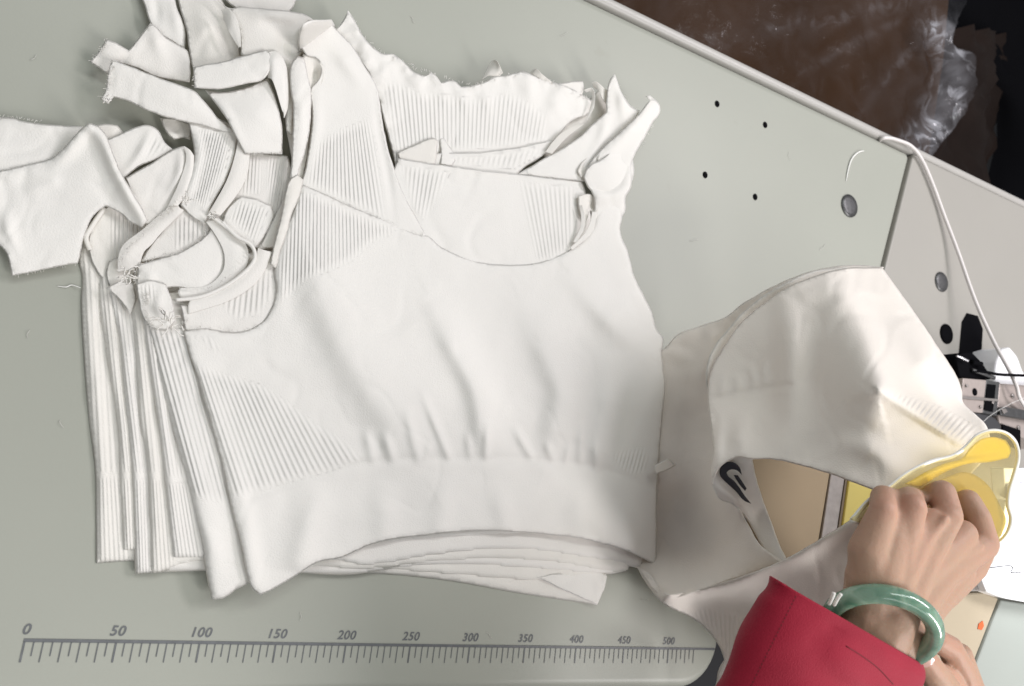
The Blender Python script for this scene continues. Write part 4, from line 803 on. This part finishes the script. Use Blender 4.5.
cord('plate_line', [(988, 568, 178.6), (1000, 566.5, 178.6), (1010, 565.5, 178.6), (1013, 568, 178.6), (1012, 572.5, 178.6), (1030, 571, 178.6)], .35, DARKMETAL, mc)
cord('plate_line', [(1008, 494, 178.6), (1018, 493.5, 178.6), (1030, 490, 178.6)], .4, DARKMETAL, mc)
prism('plate_step', [(1008, 484), (1090, 480), (1090, 498), (1008, 500)], 180, 178.2, simple('lavender_plate', (.55, .54, .62), rough=.3), mc, bev=.5)
# clamp mechanism on the table
PINKMETAL = simple('warm_steel', (.42, .36, .33), rough=.4, metal=.35, var=.12, vscale=200)
prism('clamp_block', [(963, 378), (986.5, 380), (983, 413), (961, 411)], 60, 2, PINKMETAL, mc, bev=1)
prism('clamp_block', [(986.5, 380), (1000, 382), (997, 416), (983, 413)], 60, 2, DARKMETAL, mc, bev=1)
prism('clamp_opening', [(987.5, 384), (996, 385), (993, 412), (984.5, 410)], 60.9, 60.2, BLACK, mc, bev=0)  # thin black plate painting the dark of the opening
disc('screw_hole', P(974.5, 392, 60), .0042, .0602, .0607, BLACK, mc, 0)
prism('bracket', [(956, 356), (962, 353), (972, 352), (980, 360), (988, 371), (992, 379), (975, 381), (960, 378)], 56, 1, BLACK, mc, bev=1.5, curve=True)
cord('bracket_bolt', [(972, 362, 58), (981, 364, 59)], 3.0, BLACK, mc); cord('bracket_rod', [(972, 370, 58), (984, 374, 60), (994, 378, 60)], 2.2, DARKMETAL, mc)
cord('steel_pin', [(957, 356, 58), (962, 358, 60), (968, 361, 61)], 1.3, simple('bright_steel', (.7, .68, .7), rough=.25, metal=.6), mc)
cord('black_cable', [(972, 371, 58), (985, 372, 62), (1000, 374.5, 64), (1024, 375.5, 66), (1060, 377, 66)], 1.7, BLACK, mc)
prism('white_cap', [(995, 384), (997, 362), (1003, 349), (1010, 347), (1017, 355), (1026, 375), (1050, 388), (1050, 400), (1010, 396)], 40, 2, PAPER, mc, bev=3, seg=4, curve=True)
prism('clamp_body', [(999, 383), (1060, 388), (1060, 450), (1022, 438), (1000, 424), (997, 410)], 50, 2, PINKMETAL, mc, bev=2)
prism('lever', [(1000, 410), (1003, 407), (1008, 407), (1050, 414), (1050, 424), (1006, 416), (1001, 415)], 58, 50.3, DARKMETAL, mc, bev=1.2)
prism('lever_screw', [(1002, 409), (1006, 408.5), (1008, 412), (1004, 414)], 59.5, 58.2, GREYMETAL, mc, bev=.5, curve=True)
prism('dark_knob', [(962, 414), (975, 412), (990, 414), (1001, 424), (1002, 440), (980, 440), (966, 428)], 57, 2, simple('dark_rubber', (.035, .035, .038), rough=.45), mc, bev=3, seg=4, curve=True)
prism('clamp_gap', [(1003, 424), (1021, 430), (1021, 450), (1003, 444)], 53, 50.2, BLACK, mc, bev=1)  # black block in place of the shaded gap between clamp parts

for (x, y, h, r) in ((992, 402, 60, .0022), (1012, 396, 50, .0028), (1018, 428, 50, .003), (966, 386, 60, .0018), (980, 407, 60, .0018)):
    disc('screw_head', P(x, y, h), r, (h+.1)*.001, (h+1.4)*.001, GREYMETAL, mc, .0003)
    c0 = P(x, y, h+1.9); sl_ = wprism('screw_slot', [(c0[0]-r*.8, c0[1]-.0003), (c0[0]+r*.8, c0[1]-.0003), (c0[0]+r*.8, c0[1]+.0003), (c0[0]-r*.8, c0[1]+.0003)], c0[2], c0[2]-.0003, BLACK, mc)
cord('machine_thread', [(1040, 392, 66), (1010, 404, 62), (985, 420, 60), (972, 440, 60)], .25, THREAD, mc, res=5)
prism('clamp_rail', [(962, 396), (999, 399), (998.5, 401.5), (962, 398.5)], 62, 60.3, GREYMETAL, mc, bev=.4)
# yellow guide the hand holds
gd = thing('frosted_guide', 'yellow and frosted plastic guide gripped by the fingers at the right edge', 'guide')
GO = [(852, 520), (870, 500), (890, 487), (905, 475), (930, 462), (953, 456), (966, 447), (977, 436), (991, 431), (1005, 433), (1015, 442), (1018, 457), (1014, 475), (1009, 492), (1008, 505), (1011, 517), (1009, 530), (1001, 541), (985, 547), (930, 545)]
GH = 250
panel('frosted_shell', GO, GH+4, gd, CLEARF, drop=4, dw=10, thick=1.2, wob=0, nzamp=0.3, bead=False)
ro = catmull(GO, True, 7); cord('shell_rim', [(x, y, GH+1.5) for x, y in ro]+[(ro[0][0], ro[0][1], GH+1.5)], 1.5, simple('rim_plastic', (.78, .77, .72), rough=.3), gd)
panel('yellow_insert', [(906, 484), (925, 472), (945, 463), (962, 458), (972, 447), (982, 439), (994, 437), (1006, 440), (1011, 450), (1008, 458), (990, 462), (968, 464), (950, 470), (932, 480), (920, 488)], GH-1, gd, YELLOW, ridges=[([(915, 484), (940, 470), (968, 462), (1004, 456)], 3.5, 3), ([(985, 452), (1000, 448)], 7, -3)], drop=2, dw=5, thick=1, wob=0, nzamp=0, bead=False, s=2.5)
pi_ = panel('yellow_insert', [(920, 490), (945, 478), (965, 472), (985, 482), (1000, 505), (1006, 520), (1001, 536), (985, 542), (940, 540)], GH-3, gd, YELLOWF, ridges=[([(950, 478), (975, 492), (990, 515), (996, 535)], 7, 3)], drop=2, dw=6, thick=1, wob=0, nzamp=0, bead=False)
pi_['label'] = 'paler yellow lower insert'

# ------------------------------------------------------------------ person
person = thing('person', 'person in a red sleeve, fist gripping the yellow frosted guide', 'person')
def flesh(name, caps, parent, vox=0.0011, it=7, flush=()):
    """capsule chains grown together into one continuous skin"""
    bm = bmesh.new()
    for c in caps:
        for (a, b) in zip(c, c[1:]):
            A = PV(*a[:3]); B = PV(*b[:3]); n = max(2, int((B-A).length/0.0022))
            for i in range(n+1):
                t = i/n; r = (a[3]*(1-t)+b[3]*t)*UP_MM
                bmesh.ops.create_icosphere(bm, subdivisions=2, radius=r, matrix=Matrix.Translation(A.lerp(B, t)))
    me = bpy.data.meshes.new('tmp'); bm.to_mesh(me); bm.free()
    o = bpy.data.objects.new('tmp', me); C.objects.link(o)
    r = o.modifiers.new('r', 'REMESH'); r.mode = 'VOXEL'; r.voxel_size = vox
    sm = o.modifiers.new('s', 'SMOOTH'); sm.factor = .6; sm.iterations = it
    dg = bpy.context.evaluated_depsgraph_get(); dg.update()
    m2 = bpy.data.meshes.new_from_object(o.evaluated_get(dg)); m2.name = name
    bpy.data.objects.remove(o); smooth(m2)
    co_ = np.array([tuple(v.co) for v in m2.vertices]); fl = np.zeros(len(co_))
    for (x, y, h, rad, a) in flush: fl = np.maximum(fl, a*np.exp(-(np.linalg.norm(co_-P(x, y, h), axis=1)/(rad*UP_MM))**2))
    setattr_f(m2, 'flush', fl)
    return link(name, m2, SKIN, parent)
HN = 262
caps = [
  # forearm and wrist
  [(780, 960, 180, 26), (838, 720, 236, 22), (862, 660, 246, 21), (882, 622, 255, 19), (892, 600, 258, 18)],
  [(860, 730, 236, 20), (885, 668, 246, 19), (898, 632, 254, 17)],
  [(846, 690, 240, 18), (862, 640, 248, 17), (870, 605, 253, 15.5), (868, 575, 256, 13)],
  [(905, 630, 254, 14), (925, 602, 256, 13.5), (955, 572, 258, 12)],
  # metacarpals
  [(874, 590, 257, 14), (868, 550, 259, 11.5), (883, 512, HN+2, 8.2)],
  [(884, 592, 259, 15), (896, 545, 263, 12), (912, 509, HN+7, 8.6)],
  [(898, 595, 259, 15), (922, 552, 264, 12), (947, 517, HN+9, 9.2)],
  [(908, 602, 258, 15), (940, 570, 262, 12), (968, 552, 262, 11), (984, 546, HN+3, 8.6)],
  [(900, 570, 252, 13), (930, 545, 252, 12), (960, 540, 252, 11)],
  # tendons and the filled back of the hand
  [(897, 588, 268.5, 2.2), (918, 552, 272.5, 2.2), (945, 519, 276.5, 2.8)],
  [(906, 592, 267.0, 2.2), (945, 566, 270.0, 2.2), (980, 546, 271.5, 2.8)],
  [(880, 575, 261, 13), (890, 540, 262.5, 11.5), (898, 520, 264, 9)],
  [(892, 578, 262, 13), (910, 545, 264.5, 11.5), (930, 522, 267, 9)],
  [(905, 582, 260, 13), (935, 558, 263, 11.5), (962, 534, 265, 9.5)],
  # little, ring, middle, index: proximal, middle, distal
  [(883, 510, HN+2, 8.0), (883, 497, HN-4, 7.6), (893, 499, HN-20, 7.0), (903, 512, HN-24, 6.4)],
  [(912, 506, HN+7, 8.3), (909, 499, HN-2, 8.0), (919, 500, HN-20, 7.4), (928, 514, HN-25, 6.8)],
  [(948, 514, HN+8, 8.6), (942, 493, HN+2, 8.5), (929, 497, HN-14, 7.6), (926, 510, HN-22, 7.0)],
  [(985, 543, HN+3, 8.6), (978, 518, HN+1, 8.2), (968, 501, HN-5, 8.0), (955, 505, HN-18, 7.2), (950, 518, HN-24, 6.8)],
  # thumb, folded under the palm
  [(912, 612, 246, 13), (945, 590, 244, 11), (972, 566, 244, 10), (982, 548, 243, 9), (972, 530, 242, 8)],
]
flesh('hand', caps, person, it=14, flush=[(883, 500, HN+6, 12, .8), (910, 500, HN+10, 12, .8), (944, 495, HN+12, 14, .9), (972, 506, HN+8, 14, .9), (990, 545, HN+8, 12, .7), (905, 555, 275, 14, -.2)])['label'] = 'left hand closed in a fist with the knuckles up'
caps2 = [
  [(1010, 900, 170, 22), (975, 740, 200, 16), (968, 705, 205, 13), (962, 672, 212, 10), (950, 648, 216, 9), (936, 640, 216, 8.2)],
  [(972, 720, 203, 12), (958, 690, 208, 9.5), (946, 676, 212, 8.2), (938, 672, 214, 7.6)],
  [(965, 735, 212, 14), (945, 690, 226, 11), (930, 668, 232, 9.2), (921, 655, 234, 7.6)],
  [(1030, 880, 166, 20), (985, 730, 196, 14), (970, 690, 202, 11), (960, 655, 206, 9)],
]
flesh('hand', caps2, person, vox=.0010, it=4, flush=[(924, 656, 238, 12, .9), (950, 645, 222, 14, .7), (955, 680, 218, 16, .5)])['label'] = 'fingertips of the other hand, thumb and curled finger'
# thumb nail
bm = bmesh.new(); nm = (Vector(CAM.tolist())-PV(928, 663, 240)).normalized()
ax = (PV(921, 654, 240)-PV(934, 672, 240)).normalized(); sd_ = ax.cross(nm).normalized()
cN = PV(926, 660, 240)+nm*0.0003
rows_ = []
for i in range(9):
    u = -1+i/4; row = []
    for j in range(9):
        v = -1+j/4; wv = .0046*math.sqrt(max(.05, 1-(abs(u)**3.0)*.75))
        row.append(bm.verts.new(cN+ax*u*.0056+sd_*v*wv+nm*(.0012*(1-v*v)-.0006*u*u)))
    rows_.append(row)
for i in range(8):
    for j in range(8): bm.faces.new((rows_[i][j], rows_[i][j+1], rows_[i+1][j+1], rows_[i+1][j]))
from_bm(bm, 'nail', NAIL, person, True)
def sleeve(name, rings, mat, parent, n=56, wr=1.0, seed=0):
    bm = bmesh.new(); prev = None; K = len(rings); dense = []
    for i in range(K-1):
        for j in range(10): t = j/10; dense.append([rings[i][q]*(1-t)+rings[i+1][q]*t for q in range(6)])
    dense.append(list(rings[-1]))
    for ii, (lx, ly, rx, ry, h, th) in enumerate(dense):
        Lp = PV(lx, ly, h); Rp = PV(rx, ry, h); c = (Lp+Rp)/2; a = (Rp-Lp)/2
        e = (Vector(CAM.tolist())-c).normalized(); e = (e-a.normalized()*e.dot(a.normalized())).normalized()
        ring = []
        for k in range(n):
            t = 2*math.pi*k/n; p = c+a*math.cos(t)+e*th*UP_MM*math.sin(t)*(1 if math.sin(t) > 0 else 1)
            f = noise.noise(Vector((p.x*22, p.y*22, seed)))*.0022*wr*min(1, ii/5)+noise.noise(Vector((p.x*70, p.y*70, seed+4)))*.0005*wr
            f -= (1-min(1, abs(noise.noise(Vector((p.x*16+3, p.y*30, seed+9))))*5))*.0016*wr*min(1, ii/6)
            ring.append(bm.verts.new(p+(p-c).normalized()*f))
        if prev:
            for k in range(n): bm.faces.new((prev[k], prev[(k+1) % n], ring[(k+1) % n], ring[k]))
        prev = ring
    bmesh.ops.recalc_face_normals(bm, faces=bm.faces)
    o = from_bm(bm, name, mat, parent, True)
    md = o.modifiers.new('thickness', 'SOLIDIFY'); md.thickness = .0012; md.offset = -1
    return o
RR = [(775, 579, 914, 659, 250, 25), (763, 603, 912, 672, 248, 27), (742, 642, 905, 688, 244, 30), (718, 690, 892, 730, 238, 34), (690, 745, 880, 790, 228, 38), (640, 860, 850, 920, 200, 44), (600, 980, 820, 1050, 170, 48)]
SL = sleeve('sleeve', RR, RED, person, seed=2.2, wr=1.9)
SEAM = simple('seam_thread', (0.15, 0.004, 0.012), rough=.8)
cord_on('seam', [SL], [(846, 646), (862, 656), (878, 668), (893, 684)], .35, SEAM, person, lift=0.0)  # dark red cord drawn for the shaded crease of a sleeve fold
cord_on('hem_edge', [SL], [(776, 582), (800, 591), (830, 603), (860, 617), (890, 636), (912, 657)], .75, RED, person, lift=-.2)
for q in ([(829, 604, 262), (832, 598, 266), (834, 593, 268)], [(834, 605, 262), (838, 598, 266), (841, 594, 268)]): cord('cuff_thread', q, 1.0, WHITE, person)
panel('inner_cuff', [(905, 690), (909, 678), (915, 667), (920, 668), (918, 680), (914, 695)], 236, person, s=2)
STB = bmesh.new()
for i in range(26):
    t0 = i/26; x0, y0 = 796-t0*46, 596+t0*92
    a0 = hit([SL], x0, y0, .15); a1 = hit([SL], x0-1.0, y0+2.0, .15)
    if a0 is None or a1 is None: continue
    A0, A1 = Vector(a0.tolist()), Vector(a1.tolist()); tt = (A1-A0).normalized(); n0 = (Vector(CAM.tolist())-A0).normalized(); s0 = tt.cross(n0)*.0003
    STB.faces.new([STB.verts.new(v) for v in (A0-s0, A1-s0, A1+s0, A0+s0)])
from_bm(STB, 'stitching', SEAM, person)
RR2 = [(786, 590, 906, 661, 250, 21), (776, 612, 902, 680, 247, 21), (750, 660, 896, 720, 240, 22)]
sleeve('inner_cuff', RR2, WHITE, person, wr=.5)
def on_sleeve(x, y, up): # lies on the sleeve's upper skin
    return (x, y, 250+up)
# ------------------------------------------------------------------ bangle
BC = (880, 624, 258)
PL = PD(838, 604, *BC); PR = PD(922, 652, *BC); cB = (PL+PR)/2; R1 = (PR-PL).length/2; e1 = (PR-PL).normalized()
vd = (Vector(CAM.tolist())-cB).normalized(); up_ = (vd-e1*vd.dot(e1)).normalized(); fw = up_.cross(e1).normalized()
if (PD(900, 560, *BC)-cB).dot(fw) < 0: fw = -fw
e2 = (fw*.76+up_*.65).normalized(); e3 = e1.cross(e2)
bm = bmesh.new(); nn, mmm = 96, 20; RG = []
for i in range(nn):
    a = 2*math.pi*i/nn; rd = e1*math.cos(a)+e2*math.sin(a); c = cB+rd*R1
    RG.append([bm.verts.new(c+rd*.0050*math.cos(b)+e3*.0060*math.sin(b)) for b in [2*math.pi*j/mmm for j in range(mmm)]])
for i in range(nn):
    for j in range(mmm): bm.faces.new((RG[i][j], RG[(i+1) % nn][j], RG[(i+1) % nn][(j+1) % mmm], RG[i][(j+1) % mmm]))
bmesh.ops.recalc_face_normals(bm, faces=bm.faces)
tag(from_bm(bm, 'bangle', JADE, None, True), 'polished mottled green jade bangle around the left wrist', 'bangle')

# ------------------------------------------------------------------ finish things
for o in list(C.objects):
    if o.type == 'EMPTY': settle(o)

# ------------------------------------------------------------------ light: ceiling tubes of a workshop, plus the machine's own lamp
w = bpy.data.worlds.new('World'); S.world = w; w.use_nodes = True
w.node_tree.nodes['Background'].inputs[0].default_value = (0.95, 0.97, 1.0, 1); w.node_tree.nodes['Background'].inputs[1].default_value = 0.31
def area(name, loc, target, sx, sy, power, col):
    l = bpy.data.lights.new(name, 'AREA'); l.shape = 'RECTANGLE'; l.size = sx; l.size_y = sy; l.energy = power; l.color = col
    o = bpy.data.objects.new(name, l); C.objects.link(o); o.location = loc
    o.rotation_euler = (Vector(target)-Vector(loc)).to_track_quat('-Z', 'Y').to_euler(); return o
area('ceiling_lamp', (1.45, -0.75, 1.4), (0.4, 0.25, 0), 0.35, 1.3, 27, (1.0, 0.97, 0.97))
area('ceiling_lamp', (1.45, 1.05, 1.5), (0.5, 0.25, 0), 1.1, 0.3, 20, (1.0, 0.95, 1.0))
area('ceiling_lamp', (0.3, 1.5, 2.0), (0.4, 0.25, 0), 1.6, 0.4, 14, (0.95, 1.0, 0.97))
area('ceiling_lamp', (0.1, -0.9, 1.9), (0.4, 0.25, 0), 2.0, 0.6, 9, (0.97, 1.0, 0.97))
area('machine_lamp', PV(1062, 535, 224), PV(1062, 535, 100), 0.02, 0.02, 0.12, (.95, .96, 1))

S.view_settings.view_transform = 'Standard'; S.view_settings.look = 'None'; S.view_settings.exposure = 0.06; S.view_settings.gamma = 1
S.render.engine = 'CYCLES'; S.render.resolution_x = 1024; S.render.resolution_y = 686
S.cycles.max_bounces = 8; S.cycles.diffuse_bounces = 5; S.cycles.transparent_max_bounces = 12
